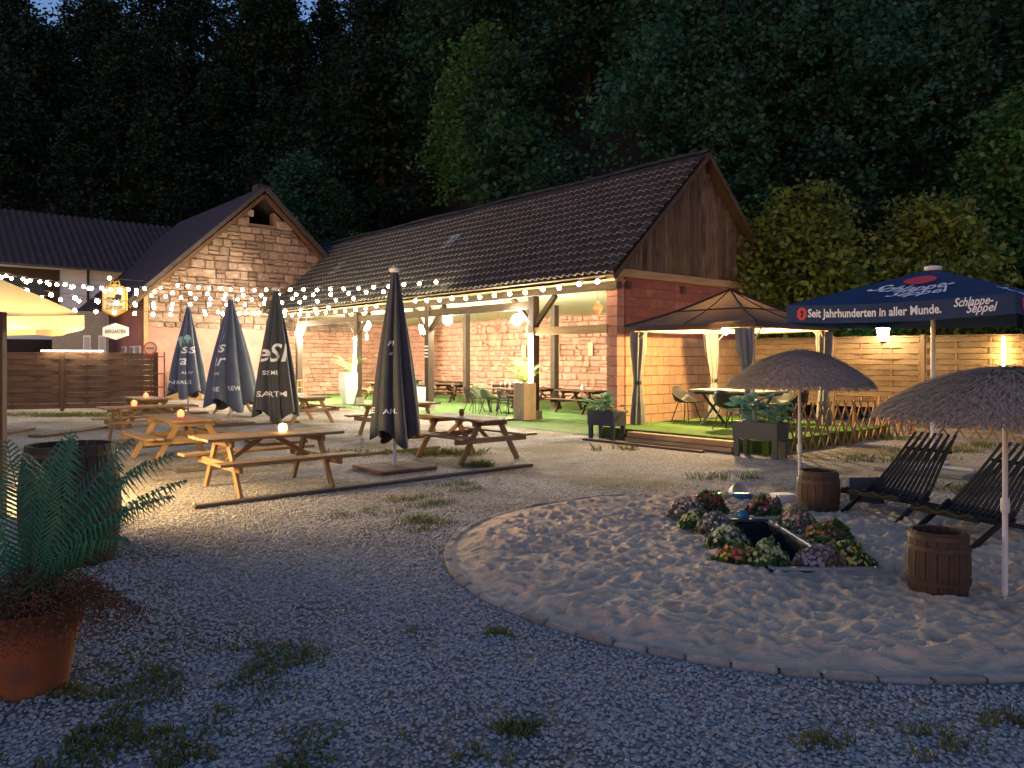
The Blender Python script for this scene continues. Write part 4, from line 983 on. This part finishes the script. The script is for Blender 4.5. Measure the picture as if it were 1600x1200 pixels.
# ================================================================== PLANTS
def frond(mb, base, direc, length, arch, nl, ll, w, droop=.3, up=.9, rg=random):
    """a feather leaf: arched rib with paired leaflets"""
    d = Vector((direc[0], direc[1], 0)).normalized(); pts = []; side = Vector((-d.y, d.x, 0))
    for i in range(nl+1):
        s = i/nl; ang = up-arch*s; 
        pts.append((pts[-1]+(d*math.cos(ang)+Vector((0,0,math.sin(ang))))*(length/nl)) if pts else Vector(base))
    mb.tube(pts, [max(.002, w*1.0*(1-.8*i/nl)) for i in range(nl+1)], 5)
    for i in range(2, nl+1):
        s = i/nl; l = ll*(math.sin(PI*min(1, .12+s*.88))**.6)*rg.uniform(.85,1.1); tg = (pts[i]-pts[i-1]).normalized()
        for sg in (-1, 1):
            a = pts[i]; dd = (side*sg*.9+tg*.45).normalized(); n_ = tg.cross(dd).normalized()*sg
            b_ = a+dd*l*.5+Vector((0,0,.10*l)); c_ = a+dd*l+tg*l*.1-Vector((0,0,droop*l)); wv = tg*w*1.6
            mb.add([a-wv*.5, a+wv*.5, b_+wv*.75, c_, b_-wv*.75], [(0,1,2,4), (4,2,3)])
pot = thing('terracotta_pot', 'large terracotta pot on the grass in the front corner', 'plant pot', (-2.42,3.86,0))
MB().lathe([(.165,0),(.225,.33),(.245,.335),(.25,.42),(.225,.42),(.215,.36)], 40, caps=False).build('body', terra, pot, smooth=False); MB().lathe([(.001,.385),(.218,.385)], 30, caps=False).build('soil', soil_m, pot)
fern = thing('cycad_fern', 'dark teal cycad fern with feathery fronds in the terracotta pot', 'fern', (-2.42,3.86,.38)); rg_ = random.Random(4)
for a_, ln, ar, up in ((1.45,.95,.5,1.50), (.85,1.0,.75,1.42), (.28,1.0,.85,1.15), (.5,.92,.6,1.25), (2.2,.95,.8,1.35), (3.0,.9,1.0,1.2), (3.9,.8,1.2,1.1), (1.15,.9,.35,1.5), (.05,.95,1.0,1.2), (.65,1.05,.9,1.3), (.95,.85,.6,1.3), (5.9,.8,1.1,1.15), (2.6,.9,.4,1.5)):
    mb = MB(); frond(mb, (0,0,0), (math.cos(a_), math.sin(a_)), ln, ar, 34, .21, .0052, .55, up, rg_); mb.build('frond', fern_m, fern)
hth = thing('heather', 'russet heather spreading over the rim of the terracotta pot', 'plant', (-2.36,3.80,.38)); rg2 = np.random.default_rng(5)
Q = leaf_cloud(12000, .46, .34, .26, rg2, (.004,.012)); Q[:, :, 2] -= .05; link('foliage', np_mesh('foliage', Q, np.arange(4*len(Q)).reshape(-1, 4), heath_m), hth)
mb = MB()
for i in range(70):
    a_ = random.random()*2*PI; q = random.uniform(.2, .46); mb.tube([(0,0,0), (q*.6*math.cos(a_), q*.5*math.sin(a_), .09), (q*math.cos(a_), q*.8*math.sin(a_), .13+random.uniform(-.08,.06))], .0025, 4)
mb.build('stems', heath_m, hth)
def planter_box(label, p, L, rz):
    t = thing('raised_planter', label, 'planter', p, rz, 'anthracite raised planters at the deck')
    for s in (-1, 1):
        link('side', cbox((L,.025,.30), metal_d, .004), t, (0, s*.19, .45)); link('end', cbox((.025,.355,.30), metal_d, .004), t, (s*(L/2-.0125), 0, .45))
        for q in (-1, 1): link('leg', cbox((.10,.05,.31), metal_d, .004), t, (s*(L/2-.06), q*.155, .155))
    MB().box((0,0,.53), (L-.06,.34,.02)).build('soil', soil_m, t); return t
def leafy(name, label, p, n, spread, h, m, seed, ls=.11):
    t = thing(name, label, 'plant', p); r = random.Random(seed); lv = MB(); stm = MB()
    for i in range(n):
        a_ = r.random()*2*PI; q = r.uniform(.1, 1)*spread; z = h*r.uniform(.3, 1); tip = Vector((q*math.cos(a_), q*math.sin(a_)*.75, z)); stm.tube([(tip.x*.25, tip.y*.25, 0), tip], .004, 4)
        d = Vector((math.cos(a_), math.sin(a_), r.uniform(-.5,.3))).normalized(); sd = Vector((-math.sin(a_), math.cos(a_), r.uniform(-.3,.3))).normalized(); l = ls*r.uniform(.7,1.3); n_ = d.cross(sd)
        o = [(-.0,0),(.25,.38),(.6,.42),(.9,.2),(1.05,0),(.9,-.2),(.6,-.42),(.25,-.38)]
        lv.add([tip+(d+Vector((0,0,.35)))*l*u+sd*l*v+n_*l*(.18*abs(v)-.12*u*u) for u, v in o]+[tip+d*l*.55-n_*l*.04], [(i_, (i_+1)%8, 8) for i_ in range(8)])
    lv.build('leaves', m, t); stm.build('stems', m, t); return t
planter_box('anthracite raised planter at the turf corner beside the barn pillar', W(-2.55,-1.95), .72, RB); planter_box('anthracite raised planter at the near deck corner by the lattice fence', W(-2.65,-5.55), .82, RB+.05)
pp = W(-2.55,-1.78,.54); leafy('hosta', 'variegated hosta in the planter beside the barn pillar', pp, 40, .28, .36, leaf_b, 1, .17); pp = W(-2.55,-2.22,.54); leafy('hosta', 'small green hosta at the end of the planter by the pillar', pp, 14, .14, .18, leaf_b, 2, .12)
pp = W(-2.65,-5.38,.54); leafy('hosta', 'tall teal hosta in the planter at the near deck corner', pp, 38, .28, .46, leaf_t, 3, .19); pp = W(-2.65,-5.78,.54); leafy('hosta', 'bright green hosta in the planter by the lattice fence', pp, 38, .26, .36, leaf_b, 4, .17)
def palm(label, p, seed, h=1.0):
    t = thing('palm', label, 'plant', p); r = random.Random(seed)
    for i in range(15):
        mb = MB(); a_ = i*2.4+r.random(); frond(mb, (0,0,0), (math.cos(a_), math.sin(a_)), h*r.uniform(.65,1.1), r.uniform(.5,1.3), 16, .22*h, .006, .25, r.uniform(1.0,1.5), r); mb.build('frond', palm_m, t)
bx = thing('slatted_planter', 'tall pale wooden slatted planter box beside the barn post', 'planter', W(-.42,3.0,.014), RA)
MB().box((0,0,.5), (.40,.40,1.0)).build('core', wood_d, bx)
for s in range(4):
    a_ = s*PI/2
    for k in range(5): link('slat', cbox((1.0,.083,.022), wood_pl, .004), bx, (math.cos(a_)*.211-math.sin(a_)*(k-2)*.089, math.sin(a_)*.211+math.cos(a_)*(k-2)*.089, .505), frame((0,0,1), (math.cos(a_), math.sin(a_), 0)))
palm('yellow-green palm in the slatted planter box', W(-.42,3.0,.95), 3, 1.0)
wp = thing('tall_planter', 'tall white tapered planter by the middle barn post', 'planter', W(-.35,13.0,.014), RA)
MB().lathe([(.22,0),(.36,.55),(.37,1.15),(.33,1.15),(.32,1.08)], 4, caps=False).build('body', plas_w, wp, rot=PI/4); MB().box((0,0,1.06), (.44,.44,.02)).build('soil', soil_m, wp)
palm('yellow-green palm in the tall white planter', W(-.35,13.0,1.08), 6, 1.05)
for lab, a_, b_, h in (('white cube planter with teal leaves by the second barn post', -.35, 8.75, .55), ('lower white cube planter next to the second barn post', -.45, 8.25, .75)):
    c = thing('cube_planter', lab, 'planter', W(a_, b_, .014), RA); MB().lathe([(.27,0),(.29,h),(.25,h),(.25,h-.06)], 4, caps=False).build('body', plas_w, c, rot=PI/4); MB().box((0,0,h-.07), (.33,.33,.02)).build('soil', soil_m, c)
leafy('leafy_shrub', 'teal leafy shrub in the white cube planter', W(-.35,8.75,.50), 44, .30, .50, leaf_t, 9, .13)

# ================================================================== CHAIRS AND TABLES INSIDE
def shell_chair(label, p, rz, m, group, net=False):
    t = thing('shell_chair', label, 'chair', p, rz, group); n, mm = 12, 8; vs = []
    for i in range(mm+1):          # from seat front edge to the top of the back
        s = i/mm
        for k in range(n+1):
            q = k/n*2-1; 
            if s < .5: x = -.22+.44*(s/.5); z = .45-.02*math.sin(PI*s/.5)+abs(q)**3*.20*(s/.5)
            else: x = .22+.10*(s-.5)/.5; z = .45+.36*(s-.5)/.5*(1-.35*abs(q)**2.5)+abs(q)**3*.20*(1-(s-.5)/.5)
            x -= abs(q)**2.2*.20*max(0, s-.35)
            vs.append((x, q*(.25+.02*math.sin(PI*s)), z))
    me = MB().add(vs, [(i*(n+1)+k, i*(n+1)+k+1, (i+1)*(n+1)+k+1, (i+1)*(n+1)+k) for i in range(mm) for k in range(n)]).build('shell', m, t, smooth=True)
    sm = me.modifiers.new('thickness', 'SOLIDIFY'); sm.thickness = .018
    if net:
        wf = me.modifiers.new('weave', 'WIREFRAME'); wf.thickness = .016; wf.use_replace = True; me.modifiers.remove(sm)
    for sx in (-1, 1):
        for sy in (-1, 1): MB().tube([(sx*.13, sy*.13, .44), (sx*.24, sy*.24, 0)], .012, 7).build('leg', plas_b, t)
DK = .232
DC = 'dark shell chairs round the pavilion table'
pt = thing('pavilion_table', 'grey table with crossed legs on the pavilion deck', 'table', W(.13,-3.3,DK), RB)
link('table_top', cbox((1.9,.95,.05), table_grey), pt, (0,0,.74)); link('apron', cbox((1.7,.75,.05), metal_d), pt, (0,0,.685))
for s in (-1, 1):
    for q in (-1, 1): bar('crossed_leg', (s*.62, -q*.36, .66), (s*.62+.05*q, q*.36, 0), .06, .035, table_grey if q > 0 else metal_d, pt)
for lab, a_, b_, r in (('dark shell chair at the barn end of the pavilion table', .05,-2.02,RB), ('dark shell chair at the front of the pavilion table near the curtain', -.85,-3.75,RA+PI), ('dark shell chair behind the pavilion table near the wall', .95,-2.9,RA),
                     ('dark shell chair behind the pavilion table towards the fence', .95,-3.8,RA), ('dark shell chair at the lattice end of the pavilion table', .2,-4.55,RB+PI)):
    p = W(a_, b_, DK); shell_chair(lab, p, r, plas_b, DC)
dt = thing('dining_table', 'dark dining table laid with glasses beside the slatted planter', 'table', W(.95,5.3,.014), RB)
link('table_top', cbox((2.0,.9,.04), wood_d), dt, (0,0,.74))
for s in (-1, 1):
    for q in (-1, 1): bar('leg', (s*.75, q*.32, .72), (s*.62+s*.1, q*.12, 0), .07, .05, plas_b, dt)
WC = 'wicker chairs at the laid table'
for lab, a_, b_, r, m in (('black wicker chair at the laid table', .2,6.05,RA+PI,plas_b), ('olive wicker chair in front of the laid table', .2,5.25,RA+PI,plas_g), ('black wicker chair half behind the slatted planter', .2,4.45,RA+PI,plas_b), ('olive wicker chair at the far end of the laid table', .9,6.65,RB,plas_g)):
    shell_chair(lab, W(a_, b_, .014), r, m, WC, m is plas_b)
gl_m = mat('drinking_glass', (.55,.60,.55), rough=.1, spec=.7, trans=.5)
for i, (a_, b_) in enumerate(((.75,5.0),(1.1,5.2),(.8,5.5),(1.15,5.7),(.85,6.0),(1.0,4.6))):
    tag(MB().lathe([(.03,0),(.006,.01),(.006,.08),(.035,.12),(.032,.19)], 12, caps=False).build('wine_glass', gl_m, None, W(a_, b_, .774)), 'wine glass standing on the laid dining table', 'glass', 'glasses on the laid table')
hc = thing('high_chair', 'yellow wooden children high chair in the barn near the closed parasol', 'chair', W(-.6,16.6,.014), RA)
for sx in (-1, 1):
    for sy in (-1, 1): bar('leg', (sx*.2, sy*.2, 0), (sx*.14, sy*.15, .82), .035, .035, wood_lat, hc, up=(0,1,0))
link('seat', cbox((.3,.32,.03), wood_lat), hc, (0,0,.5)); link('tray', cbox((.3,.34,.025), wood_lat), hc, (0,0,.80)); bar('foot_rail', (-.18,-.17,.25), (-.18,.17,.25), .03,.03, wood_lat, hc)

# ================================================================== LAMPS
def globe(label, p, r=.15, cord=None):
    t = thing('globe_lamp', label, 'lamp', p, 0, 'round white lamps in the barn'); MB().ball((0,0,0), r, 16, 10).build('globe', globe_m, t, smooth=True); MB().tube([(0,0,r),(0,0,cord or .5)], .008, 5).build('cord', wire_m, t); MB().lathe([(.04,r-.01),(.05,r+.03),(.02,r+.05)], 10).build('holder', plas_b, t)
globe('round lit lamp beside the post with the slatted planter', W(-.05,3.75,2.78)); globe('round lit lamp at the second barn post', W(.6,8.0,2.95), .15); globe('round lit lamp hanging over the tall white planter', W(.9,13.9,3.0), .20); globe('round lit lamp at the far post behind the closed parasols', W(-.15,17.6,2.75), .14)
def lantern(label, p, rz, s=1.0, arm=True):
    t = thing('wall_lantern', label, 'lantern', p, rz, 'lit glass lanterns')
    MB().lathe([(.085*s,0),(.13*s,.24*s)], 6).build('glass', lant_m, t); MB().lathe([(.15*s,.245*s),(.13*s,.29*s),(.04*s,.36*s),(.015*s,.42*s)], 6).build('cap', plas_b, t); MB().lathe([(.05*s,-.06*s),(.09*s,-.004)], 6).build('base', plas_b, t)
    if arm: MB().tube([(0,0,-.05),(0,.06,-.12),(0,.16,-.08)], .012, 6).build('arm', plas_b, t)
lantern('lit lantern hanging in the barn beside the second post', W(.15,8.75,2.50), 0, 1.25, False)
MB().tube([(0,0,.5),(0,0,.75)], .01, 5).build('chain', wire_m, bpy.data.objects['wall_lantern'])
lantern('lit lantern on the fence post behind the blue parasol', (9.06,18.75,2.12), 0, 1.25)
def led(label, p, h, m=tube_m, d=(-.13, 0)):
    t = thing('light_tube', label, 'light tube', p, RA, 'upright light tubes'); MB().tube([(d[0],d[1],0),(d[0],d[1],h)], .022, 10).build('tube', m, t); 
    for z in (.0, h): MB().lathe([(.026,z-.03),(.026,z+.03)], 10, (d[0],d[1],0)).build('end_cap', plas_w, t)
led('upright light tube on the post beside the slatted planter', W(-.02,3.1,.98), 1.38); led('upright light tube on the post beside the tall white planter', W(-.02,12.9,1.15), 1.35)
led('upright light tube on the slat fence behind the straw parasol', (11.05,17.48,1.15), 1.05, tube_y, (-.0,-.12))
# small hanging things and plaques on the back wall
PL = mat('plaque', (.62,.52,.38), (.55,.45,.32), 5, .7)
for i, (b_, z, lab) in enumerate(((2.9,1.95,'pale plaque on the stone wall near the end pillar'), (7.4,2.05,'pale plaque on the stone wall behind the laid table'), (9.2,2.05,'pale plaque on the stone wall between posts'), (11.2,2.0,'narrow pale plaque on the stone wall beside the foremost parasol'), (5.9,2.9,'small pale plaque high on the stone wall'))):
    tag(link('wall_plaque', cbox((.03,.26,.50) if i < 4 else (.03,.2,.3), PL), None, W(6.80,b_,z), RA), lab, 'plaque', 'plaques on the barn wall')
KC = [(.6,.25,.08),(.55,.12,.08),(.5,.4,.12),(.25,.3,.5),(.6,.5,.2)]
def kite(label, p, c, s):
    t = thing('hanging_kite', label, 'decoration', p, RA+.3*random.random()); m = mat('kite_cloth', c, tuple(k*.6 for k in c), 9, .7, trans=.3, c3=(.6,.55,.5), s3=7)
    MB().add([(0,0,s*.6),(.02,s*.45,.12*s),(.06,0,-.05),(.02,-s*.45,.12*s),(0,0,-s*.55)], [(0,1,2),(0,2,3),(1,4,2),(2,4,3)]).build('sail', m, t); MB().tube([(0,0,s*.6),(0,0,s*.6+.3)], .004, 4).build('string', wire_m, t)
kite('coloured cloth decoration hanging in the bay by the end pillar', W(1.3,1.9,3.05), KC[0], .42); kite('red and orange cloth decoration beside the lantern', W(3.6,10.2,2.85), KC[1], .5); kite('pale cloth decoration in the middle bay', W(4.5,7.0,3.0), KC[2], .5); kite('orange and blue cloth decoration hanging near the far post', W(1.5,16.0,3.05), KC[4], .5); kite('dull red pointed pennant between lamp and post', W(3.5,8.9,2.85), KC[1], .55)
for lab, a_, b_ in (('small metal lantern hanging before the stone wall in the middle bay', 3.5,6.6), ('small metal lantern hanging near the far post', 1.7,15.2)):
    t = thing('hanging_lantern', lab, 'lantern', W(a_, b_, 2.45)); MB().lathe([(.07,0),(.08,.2),(.03,.28),(.01,.34)], 6).build('housing', metal_g, t); MB().tube([(0,0,.33),(0,0,.95)], .004, 4).build('chain', wire_m, t); MB().box((0,0,.1), (.08,.08,.12)).build('pane', plas_w, t)
for z in range(5): pass
sgn = thing('striped_notice', 'small black and white striped notice on the second barn post', 'notice', W(-.115,8.2,1.75), RA)
for k in range(7): link('stripe', cbox((.012,.20,.052), plas_b if k % 2 else plas_w, .002), sgn, (0,0,k*.056))

# ================================================================== SIGNS
SG = Vector((-15.2, 29.4, 3.95))
sg = thing('hanging_sign', 'lit golden hexagonal inn sign with a coach, hung on the house corner', 'sign', SG-Vector((0,0,.0)), -.12)
hexa = lambda s, zs=1.0: [(-.50*s,-.42*s*zs),(0,-.66*s*zs),(.50*s,-.42*s*zs),(.50*s,.45*s*zs),(0,.62*s*zs),(-.50*s,.45*s*zs)]
MB().prism(hexa(1.0), -.04, .04).build('frame', gold, sg); MB().prism(hexa(.86), -.052, -.042).build('panel', sign_cream, sg)
on = lambda x0, z0: (lambda x, y: (x0+x, -.058, z0+y))
lettering('Wirtshaus', .15, on(0,-.13), dark_ink, sg, .002, 0); lettering('Zur Post', .23, on(0,-.36), dark_ink, sg, .004, 0, sx=.85)
MB().prism([(-.30,.03),(-.28,.09),(-.10,.07),(.03,.05),(.06,.19),(.30,.20),(.31,.06),(.20,.01),(.05,.02),(-.1,.03)], -.062, -.058).build('coach', dark_ink, sg)
for x in (-.02,.12,.25): MB().lathe([(.001,0),(.05,.001)], 12, caps=False).build('coach_wheel', dark_ink, sg, (x,-.06,.02), (PI/2,0,0))
MB().tube([(-.22,0,.52),(-.15,0,.72),(0,0,.66),(.15,0,.72),(.22,0,.52)], .02, 6).build('scroll', gold, sg); MB().tube([(.0,0,.66),(.0,0,.80),(.6,.9,.80)], .02, 6).build('bracket', plas_b, sg)
sl_ = thing('sign_lamp', 'small bright lamp above the golden inn sign', 'lamp', SG+Vector((0,-.40,.78)))
MB().ball((0,0,0), .07, 12, 8).build('bulb', mat('sign_bulb', (1,.9,.7), emit=(1,.72,.34), estr=5), sl_); MB().tube([(0,.06,.02),(0,.3,.08)], .012, 5).build('arm', plas_b, sl_)
s2 = thing('biergarten_sign', 'white pointed board reading BIERGARTEN under the inn sign', 'sign', SG+Vector((.03,0,-1.22)), -.12)
MB().prism([(-.52,-.15),(0,-.32),(.52,-.15),(.52,.15),(0,.32),(-.52,.15)], -.03, .03).build('board', plas_w, s2)
lettering('BIERGARTEN', .20, lambda x, y: (x, -.036, y-.07), dark_ink, s2, .005, 0, sx=.74)
s3 = thing('round_sign', 'round red and cream sign at the end of the brown fence', 'sign', (-11.72,24.9,2.02), .2)
MB().lathe([(.001,0),(.21,0),(.21,.03),(.001,.03)], 24, caps=False).build('disc', red_e, s3, rot=(PI/2,0,0)); MB().lathe([(.001,.035),(.165,.035)], 24, caps=False).build('face', sign_cream, s3, rot=(PI/2,0,0)); MB().box((0,-.04,0), (.24,.006,.05)).build('band', red_e, s3)
rk = thing('shelf_rack', 'narrow dark rack between the brown fence and the reed screen', 'rack', (-11.62,25.2,0), .25)
for x in (-.2,.2): bar('upright', (x,0,0), (x,0,1.9), .04,.04, wood_d, rk, up=(0,1,0))
for z in (.3,.75,1.2,1.75): link('shelf', cbox((.44,.22,.03), wood_d), rk, (0,0,z))

# ================================================================== STRING LIGHTS
bulb_me = MB().ball((0,0,-.085), .055, 8, 6).mesh('bulb', bulb_m, True); sock_me = MB().lathe([(.014,-.045),(.016,-.01),(.008,.0)], 6).mesh('socket', wire_m)
def festoon(label, p0, p1, sag, n):
    t = thing('string_light', label, 'string light', p0, 0, 'strings of warm bulbs over the yard'); p0 = Vector(p0); p1 = Vector(p1); d = p1-p0
    f = lambda s: d*s-Vector((0,0,sag*4*s*(1-s)))
    MB().tube([f(i/24) for i in range(25)], .006, 4).build('cable', wire_m, t)
    n = int(n*.66)
    for i in range(n):
        p = f((i+.5)/n)+Vector((random.uniform(-.02,.02), 0, random.uniform(-.02,.01))); so = link('socket', sock_me, t, p); link('bulb', bulb_me, t, p)
ev = lambda b_: W(-OV-.12, b_, 3.66)
festoon('string of bulbs along the near half of the barn eave', ev(-.2), ev(8.5), .10, 20)
festoon('string of bulbs along the far half of the barn eave', ev(8.7), ev(20), .12, 24)
festoon('string of bulbs from the stone house corner to the near end of the eave', W(-4.6,19.6,4.75), W(-.6,6.5,4.15), .25, 32)
festoon('string of bulbs from the white house to the middle of the eave', (-17.5,25.5,4.55), W(-.6,9.5,4.05), .35, 36)
festoon('highest string of bulbs from the white house to the far eave', (-18.0,26.0,4.75), W(-.6,15.5,4.2), .40, 34)
festoon('lowest string of bulbs crossing before the stone house', (-15.0,22.5,3.35), W(-.6,13.5,3.75), .30, 30)
festoon('string of bulbs over the cream parasol towards the stone house', (-15.5,21.5,4.3), W(-4.8,19.6,4.65), .30, 16)
festoon('string of bulbs from the white house to the eave above the second barn post', (-18.5,26.5,4.1), W(-.6,11.5,3.95), .35, 32)
festoon('low string of bulbs from the cream parasol to the far barn post', (-14.0,20.5,3.75), W(-.6,17.5,3.7), .25, 26)
# ================================================================== TREES
def crown(rg, H, R, z0, ncl, per, ls, lobes=7):
    """leaf quads gathered in clumps through an uneven crown"""
    out = []; lob = [(rg.normal(0,.42,2)*R, rg.uniform(.25,.95)) for _ in range(lobes)]
    for i in range(ncl):
        (lx, ly), lz = lob[rg.integers(lobes)]; zz = np.clip(lz+rg.normal(0,.16), .02, 1.0); wr = R*(.42+.58*math.sin(PI*min(.97, .12+zz*.86)))*.62
        d = rg.normal(0,1,3); d /= np.linalg.norm(d); q = rg.random()**.45
        c = np.array([lx*(1.15-zz)+d[0]*wr*q, ly*(1.15-zz)+d[1]*wr*q, z0+(H-z0)*zz+d[2]*R*.28*q]); cr = R*rg.uniform(.06,.15)
        p = c+rg.normal(0,1,(per,3))*np.array([cr,cr,cr*.6]); a = rg.normal(0,1,(per,3)); a[:,2] *= .5; a[:,2] -= .25; a /= np.linalg.norm(a,axis=1)[:,None]
        b = np.cross(a, rg.normal(0,1,(per,3))+np.array([0,0,1.2])); b /= np.linalg.norm(b,axis=1)[:,None]; s = (ls*rg.uniform(.6,1.3,per))[:,None]
        out.append(np.stack([p-a*s*.5, p+b*s*.33, p+a*s*.55, p-b*s*.33],1))
    return np.concatenate(out)
def trunk(rg, H, r, n=7):
    mb = MB(); top = Vector((rg.normal(0,.3), rg.normal(0,.3), H*.85)); pts = [Vector((0,0,-.5)), Vector((0,0,H*.2)), Vector((top.x*.4,top.y*.4,H*.5)), top]; mb.tube(pts, [r, r*.8, r*.5, r*.12], 8)
    for i in range(n):
        s = rg.uniform(.25,.75); b = pts[1].lerp(top, s); a = rg.random()*2*PI; l = H*rg.uniform(.16,.3); mb.tube([b, b+Vector((math.cos(a)*l*.5, math.sin(a)*l*.5, l*.35)), b+Vector((math.cos(a)*l, math.sin(a)*l, l*.8))], [r*.35, r*.2, r*.06], 6)
    return mb
def tree_proto(seed, H, R, z0, ncl, per, ls, m):
    rg = np.random.default_rng(seed); Q = crown(rg, H, R, z0, ncl, per, ls)
    return np_mesh('crown', Q, np.arange(4*len(Q)).reshape(-1,4), m), trunk(rg, H, H*.02+.05).mesh('trunk', bark, True), Q
def tree(name, label, x, y, z, proto, s=1.0, rz=0.0, group=None):
    t = thing(name, label, 'tree', (x, y, z), rz, group); link('crown', proto[0], t, scale=(s,s,s)); link('trunk', proto[1], t, scale=(s,s,s))
pr_near = tree_proto(1, 6.6, 3.0, .5, 560, 40, .20, tree_near)
pr_a = tree_proto(2, 9.0, 3.1, .8, 420, 46, .20, tree_mid); pr_b = tree_proto(3, 12.0, 3.8, 1.5, 460, 46, .24, tree_teal); pr_c = tree_proto(4, 5.5, 2.3, .3, 300, 44, .17, tree_mid)
hh = lambda x, y: float(hill_h(np.array([x]), np.array([y]))[0])
T = lambda nm, lab, x, y, p, s=1.0, r=0.0, dz=0.0: tree(nm, lab, x, y, max(0, hh(x, y))+dz, p, s, r, 'trees round the barn')
T('broadleaf_tree', 'yellow-green leafy tree at the board gable, lit from the fence lamp', 8.75, 22.9, pr_near, .98, .5)
T('broadleaf_tree', 'yellow-green tree above the slat fence behind the blue parasol', 12.4, 23.2, pr_near, .95, 2.4)
T('shrub_tree', 'low leafy bush over the fence behind the pavilion', 9.9, 21.6, pr_c, .55, 1.0); T('shrub_tree', 'low leafy bush over the fence at the picture edge', 13.6, 18.3, pr_c, .55, 3.0)
T('broadleaf_tree', 'dark tree behind the fence at the picture edge', 17.0, 25.5, pr_a, 1.1, 4.0)
T('broadleaf_tree', 'bright green tree rising behind the middle of the barn roof', -1.9, 39.0, pr_a, .78, .3, -.5); T('broadleaf_tree', 'slender pale tree beside the bright green one behind the roof', 2.0, 37.5, pr_b, .58, 1.3)
T('broadleaf_tree', 'leafy tree growing between the stone house and the barn roof', -8.3, 45.0, pr_a, 1.0, 2.0, -1.0); T('shrub_tree', 'ivy-like bush on the roof line between stone house and barn', -7.2, 36.6, pr_c, .5, 2.2, 3.6)
T('broadleaf_tree', 'tall blue-green tree behind the ridge near the board gable', 8.4, 33.0, pr_b, 1.0, 3.3); T('broadleaf_tree', 'tall blue-green tree farther along behind the gable', 13.2, 33.5, pr_b, 1.05, 5.1)
T('broadleaf_tree', 'tall green tree above the middle of the roof with hanging boughs', -1.8, 46.0, pr_a, 1.45, 4.4); T('broadleaf_tree', 'tall dark tree behind the stone gable', -14.5, 53.0, pr_b, 1.15, .8)
# the wood on the slope, one mass
rg = np.random.default_rng(77); V = []; dk = []; tk = MB(); srcs = [tree_proto(90+i, 13.0, 4.2, 1.0, 170, 44, .34, tree_far)[2] for i in range(3)]
for row, dy in enumerate((5, 12, 20, 29, 39, 50)):
    n = 15+row*2
    for i in range(n):
        x = -62+124*(i+rg.uniform(.2,.8))/n; y = float(hill_base(np.array([x]))[0])+dy+rg.uniform(-2.5,2.5)
        if abs(x)/y > .86 or y > 104: continue
        Q = srcs[rg.integers(3)]; s = rg.uniform(.8,1.35)*(.8 if row == 0 else 1.1); a = rg.random()*2*PI; c, q = math.cos(a), math.sin(a); z = min(hh(x, y), 46)
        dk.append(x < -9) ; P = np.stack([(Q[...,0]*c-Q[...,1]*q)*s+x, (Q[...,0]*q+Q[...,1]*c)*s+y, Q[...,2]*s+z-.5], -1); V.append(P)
        tk.tube([(x,y,z-1),(x+rg.normal(0,.3),y,z+6*s),(x+rg.normal(0,.5),y,z+11*s)], [.28*s,.18*s,.05], 6)
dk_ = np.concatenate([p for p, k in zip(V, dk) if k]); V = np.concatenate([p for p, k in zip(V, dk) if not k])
tag(link('dark_forest', np_mesh('dark_forest', dk_, np.arange(4*len(dk_)).reshape(-1,4), tree_shaded)), 'nearly black wood on the slope above the houses', kind='stuff'); fo = tag(link('forest', np_mesh('forest', V, np.arange(4*V.shape[0]).reshape(-1,4), tree_far)), 'dark wooded slope rising behind the barn', kind='stuff')
tag(tk.build('trunks', bark, fo), kind='stuff')
